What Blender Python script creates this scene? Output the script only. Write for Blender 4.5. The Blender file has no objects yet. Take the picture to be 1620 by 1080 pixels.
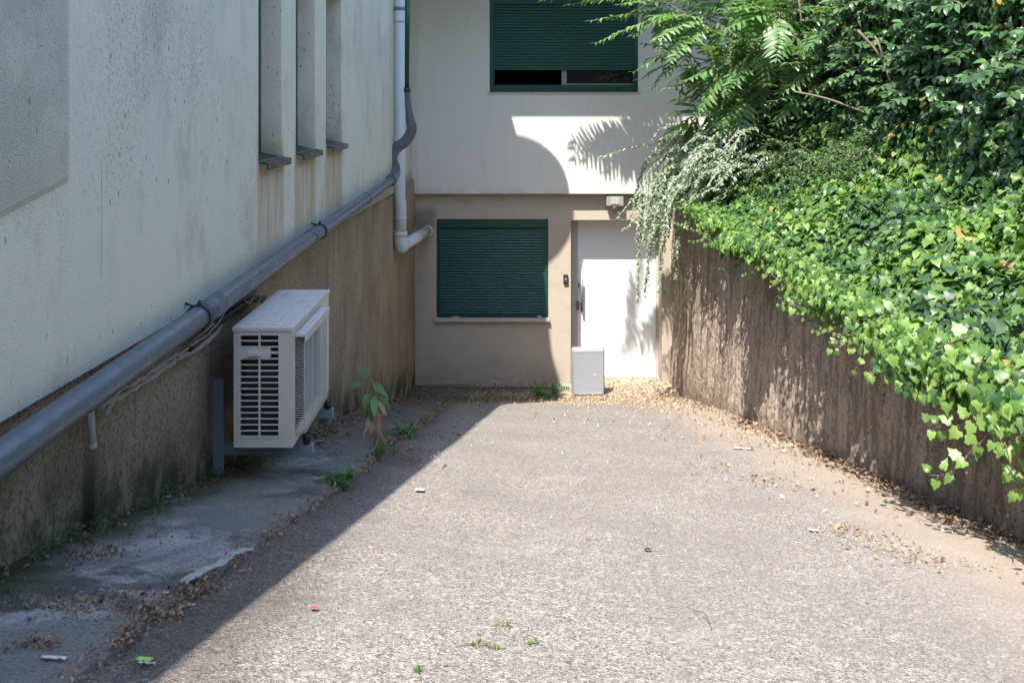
import bpy, math, random
import numpy as np
from mathutils import Vector, Matrix, noise as mnoise
random.seed(7); rng = np.random.default_rng(7)
R = math.radians

# ------------------------------------------------------------------ camera, sky, sun, exposure
scn = bpy.context.scene
C = scn.collection
F, PX, PY = 1400.0, 805.0, 165.0          # focal length and eye point in photograph pixels (1620 x 1080)
cam = bpy.data.objects.new('camera', bpy.data.cameras.new('camera'))
C.objects.link(cam)
cam.location = (0, 0, 0); cam.rotation_euler = (R(90), 0, 0)
cam.data.sensor_width = 36; cam.data.lens = F / 1620 * 36
cam.data.shift_x = (810 - PX) / 1620; cam.data.shift_y = -(540 - PY) / 1620
cam.data.clip_start = 0.05; cam.data.clip_end = 1000
scn.camera = cam

LD = Vector((0.28, 0.54, -1.0))            # the way the sunlight travels
elev = math.atan2(1.0, math.hypot(LD.x, LD.y)); azim = math.atan2(-LD.x, -LD.y)
w = bpy.data.worlds.new('World'); scn.world = w; w.use_nodes = True
wn = w.node_tree; bg = wn.nodes['Background']
sky = wn.nodes.new('ShaderNodeTexSky'); sky.sky_type = 'NISHITA'; sky.sun_disc = False
sky.sun_elevation = elev; sky.sun_rotation = azim % (2 * math.pi)
wn.links.new(sky.outputs[0], bg.inputs[0]); bg.inputs[1].default_value = 0.15
sun = bpy.data.objects.new('sun', bpy.data.lights.new('sun', 'SUN')); C.objects.link(sun)
sun.data.energy = 3.3; sun.data.angle = R(0.53); sun.data.color = (1.0, 0.95, 0.88)
sun.rotation_euler = LD.to_track_quat('-Z', 'Y').to_euler()
scn.view_settings.view_transform = 'Standard'; scn.view_settings.look = 'None'
scn.view_settings.exposure = 1.80; scn.view_settings.gamma = 1
scn.render.engine = 'CYCLES'
scn.cycles.max_bounces = 8; scn.cycles.diffuse_bounces = 5; scn.cycles.transparent_max_bounces = 8

# ------------------------------------------------------------------ measuring helpers
def atY(px, py, Y): return Vector(((px - PX) / F * Y, Y, -(py - PY) / F * Y))
def onX(px, py, X):
    Y = F * X / (px - PX); return Vector((X, Y, -(py - PY) / F * Y))
def sstep(a, b, x):
    t = min(1, max(0, (x - a) / (b - a))); return t * t * (3 - 2 * t)
def gz(X, Y):                              # height of the ramp, camera at zero
    t = min(1.3, max(-0.3, (X + 1.27) / 3.37))
    h0 = 0.571 + 0.35 * t; s = 0.2697 - 0.0322 * t
    d = 0.12 * sstep(8.0, 11.2, Y)
    if Y > 11.2:
        h = h0 + s * 11.2 + d
        e = 3.80 - 0.02 * t
        h = h + (e - h) * min(1, (Y - 11.2) / 0.8)
    elif Y < 1.3:
        h = h0 + s * 1.3; h = h + (1.084 - h) * sstep(1.3, -1.0, Y) if Y > -1 else 1.084
    else: h = h0 + s * Y + d
    return -h
def grd(px, py):                           # the point of the ramp seen at a pixel
    a, b = 0.6, 12.4; dx = (px - PX) / F; dz = -(py - PY) / F
    for _ in range(50):
        m = (a + b) / 2
        if dz * m > gz(dx * m, m): a = m
        else: b = m
    return Vector((dx * a, a, gz(dx * a, a)))

# ------------------------------------------------------------------ object helpers
def world_loc(o):
    v = Vector((0, 0, 0))
    while o: v += o.location; o = o.parent
    return v
def link(o, parent=None, label=None, cat=None, group=None, kind=None):
    C.objects.link(o)
    if parent: o.parent = parent
    if label: o['label'] = label
    if cat: o['category'] = cat
    if group: o['group'] = group
    if kind: o['kind'] = kind
    return o
def thing(name, label, cat, loc=(0, 0, 0), group=None):
    o = bpy.data.objects.new(name, None); o.location = loc; o.empty_display_size = 0.1
    return link(o, None, label, cat, group)
def nrm(v): return v.normalized() if v.length > 1e-9 else Vector((0, 0, 1))
class MB:
    def __init__(s): s.v = []; s.f = []; s.sm = []
    def quad(s, a, b, c, d, sm=False):
        n = len(s.v); s.v += [a, b, c, d]; s.f.append((n, n + 1, n + 2, n + 3)); s.sm.append(sm)
    def poly(s, pts, sm=False):
        n = len(s.v); s.v += [tuple(p) for p in pts]; s.f.append(tuple(range(n, n + len(pts)))); s.sm.append(sm)
    def box(s, x0, x1, y0, y1, z0, z1, b=0.0):
        if b <= 0:
            n = len(s.v)
            s.v += [(x, y, z) for z in (z0, z1) for y in (y0, y1) for x in (x0, x1)]
            for q in ((0, 2, 3, 1), (4, 5, 7, 6), (0, 1, 5, 4), (2, 6, 7, 3), (0, 4, 6, 2), (1, 3, 7, 5)):
                s.f.append(tuple(n + i for i in q)); s.sm.append(False)
            return s
        # chamfered box
        import bmesh
        bm = bmesh.new(); bmesh.ops.create_cube(bm, size=1)
        for v in bm.verts:
            v.co = Vector(((x0 + x1) / 2 + v.co.x * (x1 - x0), (y0 + y1) / 2 + v.co.y * (y1 - y0), (z0 + z1) / 2 + v.co.z * (z1 - z0)))
        bmesh.ops.bevel(bm, geom=bm.edges[:], offset=b, segments=2, affect='EDGES', profile=0.6)
        s.addbm(bm, False); return s
    def addbm(s, bm, sm=False):
        n = len(s.v); bm.verts.ensure_lookup_table()
        for v in bm.verts: s.v.append(tuple(v.co))
        for f in bm.faces: s.f.append(tuple(n + v.index for v in f.verts)); s.sm.append(sm)
        bm.free()
    def tube(s, pts, rad, seg=14, caps=True):
        pts = [Vector(p) for p in pts]; k = len(pts)
        if not hasattr(rad, '__len__'): rad = [rad] * k
        n0 = len(s.v); up = None
        for i, p in enumerate(pts):
            t = nrm(pts[min(i + 1, k - 1)] - pts[max(i - 1, 0)])
            if up is None: up = t.orthogonal().normalized()
            up = nrm(up - t * up.dot(t)); bi = t.cross(up)
            for j in range(seg):
                a = 2 * math.pi * j / seg
                s.v.append(tuple(p + (up * math.cos(a) + bi * math.sin(a)) * rad[i]))
        for i in range(k - 1):
            for j in range(seg):
                a = n0 + i * seg + j; b = n0 + i * seg + (j + 1) % seg
                s.f.append((a, b, b + seg, a + seg)); s.sm.append(True)
        if caps:
            s.f.append(tuple(n0 + j for j in range(seg))[::-1]); s.sm.append(False)
            s.f.append(tuple(n0 + (k - 1) * seg + j for j in range(seg))); s.sm.append(False)
        return s
    def build(s, name, mat, parent=None, **kw):
        off = world_loc(parent) if parent else Vector((0, 0, 0))
        me = bpy.data.meshes.new(name)
        me.from_pydata([(v[0] - off.x, v[1] - off.y, v[2] - off.z) for v in s.v], [], s.f)
        me.polygons.foreach_set('use_smooth', s.sm); me.materials.append(mat); me.update()
        import bmesh
        bm = bmesh.new(); bm.from_mesh(me); bmesh.ops.recalc_face_normals(bm, faces=bm.faces[:]); bm.to_mesh(me); bm.free()
        return link(bpy.data.objects.new(name, me), parent, **kw)
def smooth_path(pts, n=8):                 # Catmull-Rom
    pts = [Vector(p) for p in pts]; P = [2 * pts[0] - pts[1]] + pts + [2 * pts[-1] - pts[-2]]; out = []
    for i in range(1, len(P) - 2):
        for k in range(n):
            t = k / n; a, b, c, d = P[i - 1:i + 3]
            out.append(0.5 * ((2 * b) + (c - a) * t + (2 * a - 5 * b + 4 * c - d) * t * t + (3 * b - 3 * c + d - a) * t ** 3))
    return out + [pts[-1]]

# ------------------------------------------------------------------ material helpers
class NT:
    def __init__(s, name):
        s.m = bpy.data.materials.new(name); s.m.use_nodes = True; s.t = s.m.node_tree
        s.b = s.t.nodes['Principled BSDF']; s.out = s.t.nodes['Material Output']
        g = s.t.nodes.new('ShaderNodeNewGeometry'); s.pos = g.outputs['Position']; s.nor = g.outputs['Normal']
        x = s.t.nodes.new('ShaderNodeSeparateXYZ'); s.lk(s.pos, x.inputs[0]); s.X, s.Y, s.Z = x.outputs
    def lk(s, a, b): s.t.links.new(a, b)
    def put(s, v, i):
        if hasattr(v, 'is_output'): s.lk(v, i)
        elif isinstance(v, tuple) and len(v) == 3 and i.type == 'RGBA': i.default_value = (*v, 1)
        else: i.default_value = v
    def node(s, k, **a):
        n = s.t.nodes.new(k)
        for q, v in a.items(): setattr(n, q, v)
        return n
    def scaled(s, v, sc):
        n = s.node('ShaderNodeVectorMath', operation='MULTIPLY'); s.lk(v, n.inputs[0]); n.inputs[1].default_value = sc; return n.outputs[0]
    def noise(s, scale, detail=4, rough=0.55, vec=None, dist=0, col=False):
        n = s.node('ShaderNodeTexNoise'); s.lk(vec or s.pos, n.inputs['Vector'])
        n.inputs['Scale'].default_value = scale; n.inputs['Detail'].default_value = detail
        n.inputs['Roughness'].default_value = rough; n.inputs['Distortion'].default_value = dist
        return n.outputs['Color' if col else 'Fac']
    def vor(s, scale, vec=None, out='Distance', feat='F1', rand=1):
        n = s.node('ShaderNodeTexVoronoi', feature=feat); s.lk(vec or s.pos, n.inputs['Vector'])
        n.inputs['Scale'].default_value = scale; n.inputs['Randomness'].default_value = rand; return n.outputs[out]
    def ramp(s, v, *st):
        n = s.node('ShaderNodeValToRGB'); s.lk(v, n.inputs[0]); e = n.color_ramp.elements
        while len(e) < len(st): e.new(0.5)
        for i, (p, c) in enumerate(st):
            e[i].position = p; e[i].color = (c, c, c, 1) if not isinstance(c, tuple) else (*c, 1)
        return n.outputs[0]
    def mp(s, v, a, b, c=0.0, d=1.0):      # smooth map range
        n = s.node('ShaderNodeMapRange', interpolation_type='SMOOTHSTEP'); s.put(v, n.inputs[0])
        for i, q in enumerate((a, b, c, d)): n.inputs[1 + i].default_value = q
        return n.outputs[0]
    def mix(s, f, a, b, mode='MIX'):
        n = s.node('ShaderNodeMix', data_type='RGBA', blend_type=mode)
        s.put(f, n.inputs[0]); s.put(a, n.inputs[6]); s.put(b, n.inputs[7]); return n.outputs[2]
    def ma(s, op, a, b=0.0):
        n = s.node('ShaderNodeMath', operation=op); s.put(a, n.inputs[0]); s.put(b, n.inputs[1]); return n.outputs[0]
    def bump(s, h, dist, strength=1.0, prev=None):
        n = s.node('ShaderNodeBump'); s.put(h, n.inputs['Height']); n.inputs['Distance'].default_value = dist
        n.inputs['Strength'].default_value = strength
        if prev: s.lk(prev, n.inputs['Normal'])
        return n.outputs[0]
    def done(s, col, rough=0.8, nor=None, metal=0.0, spec=0.3):
        s.put(col, s.b.inputs['Base Color']); s.put(rough, s.b.inputs['Roughness'])
        s.b.inputs['Metallic'].default_value = metal; s.b.inputs['Specular IOR Level'].default_value = spec
        if nor: s.lk(nor, s.b.inputs['Normal'])
        return s.m
M = {}
def band(n, v, a, b, e):                   # 1 inside a..b
    return n.ma('MULTIPLY', n.mp(v, a - e, a), n.mp(v, b, b + e, 1, 0))

# white render of the left facade, with grime, drips and the old stained panel
n = NT('left_white_render')
base = n.mix(n.noise(1.2, 5, 0.6), (0.62, 0.60, 0.495), (0.72, 0.69, 0.57))
base = n.mix(n.mp(n.noise(0.8, 3), 0.45, 0.7, 0, 0.5), base, (0.66, 0.67, 0.58))
drv = n.scaled(n.pos, (1, 9, 1.2))
base = n.mix(n.mp(n.noise(1.6, 5, 0.6, drv), 0.54, 0.78, 0, 0.2), base, (0.44, 0.42, 0.34))
gr1 = n.ma('MULTIPLY', n.mp(n.noise(1.7, 8, 0.8, n.scaled(n.pos, (1, 1.2, 0.7))), 0.47, 0.66, 0, 1), n.mp(n.noise(170, 4, 0.85), 0.44, 0.60, 0.15, 0.85))
base = n.mix(gr1, base, (0.30, 0.29, 0.24))
gr2 = n.ma('MULTIPLY', n.mp(n.noise(0.9, 3, 0.6), 0.5, 0.62), n.mp(n.noise(60, 6, 0.85), 0.51, 0.60, 0, 0.7))
base = n.mix(gr2, base, (0.24, 0.235, 0.20))
zn = n.ma('SUBTRACT', n.Z, n.ma('MULTIPLY', n.Y, 0.177))
pan = n.ma('MULTIPLY', n.mp(n.Y, 2.405, 2.425, 1, 0), n.mp(zn, -0.635, -0.62))
pn = n.mix(n.ma('MULTIPLY', n.mp(n.noise(1.6, 6, 0.75), 0.36, 0.60), n.mp(n.noise(150, 5, 0.85), 0.38, 0.62, 0.2, 1)), (0.56, 0.545, 0.46), (0.30, 0.29, 0.25))
base = n.mix(n.ma('MULTIPLY', pan, n.mp(n.Z, -0.35, 0.0, 0.55, 0.85)), base, pn)
spk = n.ma('MULTIPLY', n.mp(n.noise(170, 3, 0.7), 0.56, 0.66), n.mp(n.noise(1.3, 4, 0.6), 0.36, 0.60, 0.2, 0.95))
base = n.mix(n.ma('MULTIPLY', spk, n.ma('ADD', 0.6, n.ma('MULTIPLY', pan, 0.4))), base, (0.16, 0.16, 0.15))
pits = n.mp(n.vor(14, n.scaled(n.pos, (1, 1, 0.45))), 0.035, 0.075, 1, 0)
base = n.mix(n.ma('MULTIPLY', pits, n.mp(n.noise(2.1, 3), 0.44, 0.50, 0, 0.85)), base, (0.10, 0.085, 0.06))
pit2 = n.mp(n.vor(30, n.scaled(n.pos, (1, 1, 0.35))), 0.07, 0.15, 1, 0)
base = n.mix(n.ma('MULTIPLY', pit2, n.mp(n.noise(3.1, 4), 0.46, 0.54, 0, 0.8)), base, (0.17, 0.15, 0.11))
edge = n.ma('MULTIPLY', n.mp(n.Y, 2.40, 2.42, 1, 0), band(n, zn, -0.638, -0.626, 0.004))
base = n.mix(n.ma('MULTIPLY', edge, 0.45), base, (0.20, 0.15, 0.10))  # thin brown shadow line painted along the panel's lower edge
stain = n.ma('MULTIPLY', band(n, zn, -0.62, -0.57, 0.05), n.mp(n.Y, 2.38, 2.41, 1, 0))
base = n.mix(n.ma('MULTIPLY', stain, 0.28), base, (0.38, 0.33, 0.25))
for (ya, yb) in ((4.24, 4.69), (4.98, 5.48), (5.81, 6.35)):   # rusty runs below the three sills
    dm = n.ma('MULTIPLY', band(n, n.Y, ya, yb, 0.05), band(n, n.Z, -0.60, -0.30, 0.28))
    dm = n.ma('MULTIPLY', dm, n.mp(n.noise(2.2, 5, 0.65, n.scaled(n.pos, (1, 7, 1))), 0.30, 0.72, 0.25, 0.95))
    base = n.mix(dm, base, (0.42, 0.31, 0.19))
base = n.mix(n.ma('MULTIPLY', band(n, n.Y, 2.43, 2.62, 0.03), 0.5), base, (0.66, 0.65, 0.55))
crk = n.ma('MULTIPLY', band(n, n.ma('ADD', n.Y, n.ma('MULTIPLY', n.noise(3.0, 3), 0.03)), 2.625, 2.6265, 0.0015), band(n, n.Z, -0.5, -0.2, 0.02))
base = n.mix(n.ma('MULTIPLY', crk, 0.75), base, (0.12, 0.11, 0.09))
botm = n.ma('ADD', n.Z, n.ma('MULTIPLY', n.Y, 0.024))
base = n.mix(n.ma('MULTIPLY', n.mp(botm, -0.70, -0.55, 1, 0), n.mp(n.Y, 3.0, 5.0, 0.15, 0.75)), base, (0.27, 0.29, 0.29))  # bluish dirt plus soft shade above the pipe, painted into the colour
M['white_left'] = n.done(base, 0.9, n.bump(n.noise(150, 4, 0.7), 0.004, 0.8, n.bump(n.noise(9, 4), 0.006, 0.5)), spec=0.15)

n = NT('back_white_render')
base = n.mix(n.noise(1.0, 4), (0.63, 0.61, 0.55), (0.69, 0.67, 0.605))
base = n.mix(n.mp(n.noise(1.8, 4, 0.6, n.scaled(n.pos, (4, 1, 0.8))), 0.52, 0.75, 0, 0.28), base, (0.52, 0.51, 0.47))
pits = n.mp(n.vor(7.5, n.scaled(n.pos, (1, 1, 0.6))), 0.03, 0.06, 1, 0)
base = n.mix(n.ma('MULTIPLY', pits, n.mp(n.noise(1.1, 2), 0.5, 0.55, 0, 0.85)), base, (0.12, 0.10, 0.08))
base = n.mix(n.ma('MULTIPLY', n.mp(n.Z, -1.19, -1.08, 1, 0), n.mp(n.noise(9, 5), 0.4, 0.6, 0, 0.5)), base, (0.50, 0.47, 0.42))
base = n.mix(n.ma('MULTIPLY', n.mp(n.X, -1.25, -1.18, 1, 0), 0.35), base, (0.52, 0.46, 0.36))
M['white_back'] = n.done(base, 0.88, n.bump(n.noise(90, 4, 0.7), 0.004, 0.8), spec=0.15)

n = NT('coarse_brown_render')
big = n.noise(1.4, 5, 0.6)
base = n.mix(n.mp(big, 0.3, 0.7), (0.34, 0.27, 0.19), (0.48, 0.39, 0.28))
base = n.mix(n.mp(n.noise(2.2, 5, 0.6, n.scaled(n.pos, (1, 6, 0.7))), 0.5, 0.72, 0, 0.55), base, (0.17, 0.14, 0.105))
base = n.mix(n.mp(n.noise(60, 5, 0.75), 0.5, 0.60, 0, 0.75), base, (0.15, 0.12, 0.085))
base = n.mix(n.mp(n.noise(4.5, 5, 0.7), 0.60, 0.68, 0, 0.55), base, (0.27, 0.14, 0.08))
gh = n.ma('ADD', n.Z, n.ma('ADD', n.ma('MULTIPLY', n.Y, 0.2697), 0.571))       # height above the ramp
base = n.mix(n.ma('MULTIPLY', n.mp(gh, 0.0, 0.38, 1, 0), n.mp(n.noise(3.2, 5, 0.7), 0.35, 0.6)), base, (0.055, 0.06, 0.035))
dk = n.ma('MULTIPLY', band(n, n.ma('ADD', n.Y, n.ma('MULTIPLY', n.noise(5, 4), 0.06)), 2.68, 2.73, 0.03), n.mp(n.Z, -1.3, -1.0, 0.95, 0.3))
base = n.mix(dk, base, (0.030, 0.030, 0.022))
M['brown_left'] = n.done(base, 0.95, n.bump(n.noise(75, 5, 0.8), 0.012, 1.0, n.bump(n.noise(12, 4), 0.02, 0.6)), spec=0.1)

n = NT('beige_render')
base = n.mix(n.noise(1.3, 5, 0.6), (0.41, 0.355, 0.28), (0.48, 0.42, 0.34))
base = n.mix(n.mp(n.noise(2.6, 5, 0.65, n.scaled(n.pos, (1, 1, 2))), 0.5, 0.75, 0, 0.35), base, (0.27, 0.235, 0.195))
base = n.mix(n.ma('MULTIPLY', n.mp(n.Z, -3.75, -3.35, 1, 0), n.mp(n.noise(4, 5, 0.7), 0.3, 0.7, 0.1, 0.6)), base, (0.24, 0.21, 0.17))
sm = n.ma('MULTIPLY', band(n, n.X, -1.30, -1.05, 0.12), band(n, n.Z, -1.62, -1.5, 0.16))
base = n.mix(n.ma('MULTIPLY', sm, 0.6), base, (0.12, 0.11, 0.09))
M['beige'] = n.done(base, 0.92, n.bump(n.noise(70, 4, 0.75), 0.006, 0.9), spec=0.12)

n = NT('retaining_wall_render')
base = n.mix(n.noise(1.1, 5, 0.6), (0.42, 0.34, 0.27), (0.56, 0.475, 0.385))
st = n.noise(2.4, 7, 0.75, n.scaled(n.pos, (1, 4.5, 0.5)), 0.8)
base = n.mix(n.mp(st, 0.44, 0.58, 0, 0.72), base, (0.18, 0.145, 0.115))
base = n.mix(n.mp(n.noise(1.3, 6, 0.7), 0.52, 0.66, 0, 0.5), base, (0.22, 0.18, 0.14))
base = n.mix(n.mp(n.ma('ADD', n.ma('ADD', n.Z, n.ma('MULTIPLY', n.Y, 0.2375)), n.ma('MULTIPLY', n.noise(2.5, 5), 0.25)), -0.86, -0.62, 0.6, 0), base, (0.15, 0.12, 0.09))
base = n.mix(n.mp(n.noise(55, 5, 0.75), 0.52, 0.62, 0, 0.7), base, (0.12, 0.09, 0.07))
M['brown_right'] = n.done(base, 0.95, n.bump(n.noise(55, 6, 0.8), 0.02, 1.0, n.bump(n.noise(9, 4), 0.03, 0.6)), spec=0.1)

# exposed aggregate of the ramp
n = NT('ramp_aggregate')
wv = n.scaled(n.pos, (1, 0.85, 0.4))
cell = n.vor(165, wv, 'Color'); sp = n.node('ShaderNodeSeparateColor'); n.lk(cell, sp.inputs[0])
stone = n.ramp(sp.outputs[0], (0.0, (0.09, 0.078, 0.068)), (0.30, (0.18, 0.158, 0.138)), (0.62, (0.265, 0.238, 0.21)), (0.88, (0.345, 0.315, 0.28)), (1.0, (0.48, 0.445, 0.40)))
stone = n.mix(n.mp(sp.outputs[1], 0.86, 0.90, 0, 0.55), stone, (0.36, 0.26, 0.17))
c2 = n.vor(300, wv, 'Color'); sp2 = n.node('ShaderNodeSeparateColor'); n.lk(c2, sp2.inputs[0])
fine = n.ramp(sp2.outputs[0], (0.0, (0.06, 0.053, 0.047)), (0.5, (0.185, 0.166, 0.146)), (1.0, (0.39, 0.36, 0.32)))
base = n.mix(n.mp(n.noise(30, 4, 0.6), 0.40, 0.56), fine, stone)
base = n.mix(n.mp(n.noise(1.7, 5, 0.6), 0.35, 0.68, 0, 0.45), base, (0.165, 0.148, 0.132))
base = n.mix(n.mp(n.noise(4.0, 5, 0.7), 0.56, 0.72, 0, 0.4), base, (0.32, 0.295, 0.265))
xr = n.ma('ADD', n.X, n.ma('MULTIPLY', n.noise(1.6, 5, 0.65), 0.8))
base = n.mix(n.mp(xr, 1.55, 2.25, 0, 0.72), base, (0.34, 0.28, 0.215))
yb = n.ma('ADD', n.Y, n.ma('MULTIPLY', n.noise(1.9, 5, 0.65), 1.2))
base = n.mix(n.mp(yb, 9.6, 11.2, 0, 0.75), base, (0.36, 0.29, 0.21))
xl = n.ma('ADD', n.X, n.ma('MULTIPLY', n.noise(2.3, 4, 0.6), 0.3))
base = n.mix(n.mp(xl, -0.52, -0.22, 0.8, 0), base, n.mix(1.0, base, (0.42, 0.40, 0.38), 'MULTIPLY'))  # deeper shade of the ramp's left side, painted into the colour
h = n.ma('ADD', n.vor(165, wv), n.ma('MULTIPLY', n.noise(160, 4, 0.7), 0.6))
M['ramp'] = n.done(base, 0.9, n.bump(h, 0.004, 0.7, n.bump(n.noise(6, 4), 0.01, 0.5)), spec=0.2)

n = NT('strip_concrete')
base = n.mix(n.noise(2.0, 5, 0.6), (0.155, 0.145, 0.13), (0.27, 0.26, 0.24))
base = n.mix(n.mp(n.noise(2.3, 6, 0.68, n.scaled(n.pos, (1, 0.7, 1)), 0.5), 0.50, 0.66, 0, 0.85), base, (0.47, 0.475, 0.47))
base = n.mix(n.mp(n.noise(3.1, 6, 0.7), 0.53, 0.63, 0, 0.8), base, (0.08, 0.07, 0.058))
base = n.mix(n.mp(n.noise(110, 4, 0.7), 0.50, 0.60, 0, 0.6), base, (0.08, 0.072, 0.062))
xm = n.ma('ADD', n.X, n.ma('MULTIPLY', n.noise(3.5, 5, 0.7), 0.30))
base = n.mix(n.ma('MULTIPLY', n.mp(xm, -1.06, -0.90, 0.9, 0), n.mp(n.noise(2.4, 4, 0.6), 0.36, 0.52)), base, (0.055, 0.075, 0.025))
base = n.mix(n.mp(xm, -1.12, -1.05, 0.7, 0), base, (0.06, 0.05, 0.035))
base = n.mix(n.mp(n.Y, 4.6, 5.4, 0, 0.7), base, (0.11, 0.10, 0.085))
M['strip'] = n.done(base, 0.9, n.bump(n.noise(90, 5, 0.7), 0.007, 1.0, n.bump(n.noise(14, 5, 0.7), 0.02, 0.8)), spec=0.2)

def paint(name, col, rough=0.45, var=0.12, metal=0.0, spec=0.4, dirt=(0.12, 0.10, 0.08), da=0.25, bs=0.0005):
    n = NT(name); a = tuple(c * (1 - var) for c in col)
    base = n.mix(n.noise(7, 4), a, col)
    base = n.mix(n.mp(n.noise(16, 5, 0.7), 0.52, 0.75, 0, da), base, dirt)
    return n.done(base, n.mp(n.noise(20, 3), 0.3, 0.7, rough - 0.08, rough + 0.12), n.bump(n.noise(220, 3), bs, 0.6), metal, spec)
M['green'] = paint('green_shutter_paint', (0.013, 0.080, 0.068), 0.38, da=0.15, dirt=(0.10, 0.11, 0.10))
M['green_frame'] = paint('green_frame_paint', (0.010, 0.062, 0.046), 0.35, da=0.12, dirt=(0.08, 0.09, 0.08))
M['zinc'] = paint('zinc_sill', (0.017, 0.034, 0.035), 0.4, da=0.4, dirt=(0.14, 0.12, 0.10))
M['door'] = paint('white_door_paint', (0.74, 0.77, 0.80), 0.4, 0.04, da=0.08, dirt=(0.5, 0.48, 0.45))
M['door_frame'] = paint('grey_door_frame', (0.44, 0.42, 0.39), 0.5, da=0.2)
M['ac'] = paint('aged_white_casing', (0.54, 0.515, 0.455), 0.42, 0.06, da=0.35, dirt=(0.38, 0.33, 0.27))
M['ac_top'] = paint('dusty_casing_top', (0.52, 0.51, 0.48), 0.5, 0.15, da=0.55, dirt=(0.26, 0.23, 0.20))
M['dark'] = paint('dark_inside', (0.012, 0.012, 0.013), 0.92, da=0.2, dirt=(0.03, 0.03, 0.03), spec=0.04)
M['coil'] = paint('radiator_coil', (0.03, 0.033, 0.037), 0.5, da=0.3)
M['steel'] = paint('painted_steel', (0.19, 0.24, 0.26), 0.45, da=0.4, dirt=(0.13, 0.09, 0.06))
M['grey_pipe'] = paint('grey_pvc', (0.095, 0.118, 0.140), 0.34, 0.10, da=0.30, dirt=(0.24, 0.235, 0.22))
M['white_pipe'] = paint('white_pvc', (0.56, 0.60, 0.60), 0.42, 0.06, da=0.35, dirt=(0.36, 0.32, 0.26))
M['black'] = paint('black_plastic', (0.02, 0.02, 0.021), 0.5, da=0.3)
M['foam'] = paint('torn_insulation', (0.40, 0.36, 0.31), 0.9, 0.35, da=0.6, dirt=(0.10, 0.08, 0.06), bs=0.004)
M['stone'] = paint('sill_stone', (0.50, 0.46, 0.40), 0.7, da=0.4)
M['tub'] = paint('grey_tub_plastic', (0.235, 0.255, 0.29), 0.38, 0.05, da=0.3, dirt=(0.26, 0.25, 0.24))
M['tub_bottom'] = paint('grey_tub_bottom', (0.27, 0.285, 0.315), 0.4, 0.1, da=0.45, dirt=(0.27, 0.26, 0.24))
M['lamp_body'] = paint('lamp_housing', (0.30, 0.285, 0.25), 0.5)
M['lamp_lens'] = paint('lamp_lens', (0.42, 0.40, 0.35), 0.3)
M['metal'] = paint('worn_steel', (0.15, 0.15, 0.15), 0.4, metal=0.2, da=0.3)
M['dusty'] = paint('dusty_cast_iron', (0.20, 0.17, 0.14), 0.8, da=0.5)
M['iron'] = paint('rusty_grate', (0.06, 0.05, 0.045), 0.7, da=0.6)
M['paper'] = paint('crumpled_paper', (0.55, 0.54, 0.53), 0.6)
M['film'] = paint('dirty_plastic_film', (0.36, 0.36, 0.34), 0.3, 0.25)
M['wrapper'] = paint('green_wrapper', (0.25, 0.60, 0.06), 0.35, da=0.05)
M['red'] = paint('red_scrap', (0.60, 0.07, 0.04), 0.5, da=0.1)
M['soil'] = paint('bank_soil', (0.035, 0.030, 0.020), 0.95, 0.4, da=0.5, dirt=(0.02, 0.03, 0.012), bs=0.02)
M['street'] = paint('street_asphalt', (0.10, 0.10, 0.10), 0.9, 0.2, bs=0.003)
M['bark'] = paint('brown_bark', (0.20, 0.15, 0.11), 0.85, 0.3, da=0.5, bs=0.004)
M['stem'] = paint('young_stem', (0.22, 0.24, 0.10), 0.6, 0.3, dirt=(0.25, 0.14, 0.07), da=0.5)
M['roof'] = paint('grey_render', (0.45, 0.44, 0.42), 0.9)
M['disc'] = paint('disc_grey', (0.5, 0.5, 0.5), 0.5)
n = NT('window_glass')
M['glass'] = n.done((0.010, 0.011, 0.013), 0.03, n.bump(n.noise(2.5, 1), 0.002, 0.3), spec=0.6)

def leaf_material(name, stops, trans=0.35, rough=0.42, spec=0.45):
    n = NT(name)
    a = n.node('ShaderNodeAttribute', attribute_name='tint')
    col = n.ramp(a.outputs['Fac'], *stops)
    col = n.mix(n.mp(n.noise(45, 3), 0.35, 0.7, 0, 0.25), col, n.mix(1.0, col, (0.6, 0.65, 0.5), 'MULTIPLY'))
    n.done(col, rough, None, 0, spec)
    tr = n.node('ShaderNodeBsdfTranslucent'); n.lk(n.mix(1.0, col, (1.25, 1.35, 0.55), 'MULTIPLY'), tr.inputs[0])
    ms = n.node('ShaderNodeMixShader'); ms.inputs[0].default_value = trans
    n.lk(n.b.outputs[0], ms.inputs[1]); n.lk(tr.outputs[0], ms.inputs[2]); n.lk(ms.outputs[0], n.out.inputs[0])
    return n.m
M['ivy'] = leaf_material('ivy_leaf', [(0.0, (0.020, 0.050, 0.020)), (0.30, (0.042, 0.100, 0.034)), (0.65, (0.105, 0.205, 0.042)), (0.955, (0.22, 0.34, 0.075)), (0.975, (0.38, 0.30, 0.05)), (1.0, (0.30, 0.17, 0.09))])
M['broad'] = leaf_material('broad_leaf', [(0.0, (0.025, 0.06, 0.024)), (0.6, (0.06, 0.13, 0.045)), (0.97, (0.11, 0.21, 0.065)), (1.0, (0.45, 0.25, 0.03))], 0.25, 0.34)
M['small'] = leaf_material('small_leaf', [(0.0, (0.030, 0.055, 0.022)), (0.6, (0.07, 0.13, 0.04)), (0.95, (0.12, 0.20, 0.06)), (1.0, (0.30, 0.20, 0.15))])
M['silver'] = leaf_material('silvery_leaf', [(0.0, (0.10, 0.15, 0.07)), (0.5, (0.22, 0.28, 0.18)), (1.0, (0.42, 0.46, 0.38))], 0.25, 0.5)
M['heaven'] = leaf_material('pinnate_leaf', [(0.0, (0.09, 0.18, 0.06)), (0.6, (0.15, 0.27, 0.10)), (1.0, (0.24, 0.38, 0.17))], 0.4, 0.4)
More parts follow.
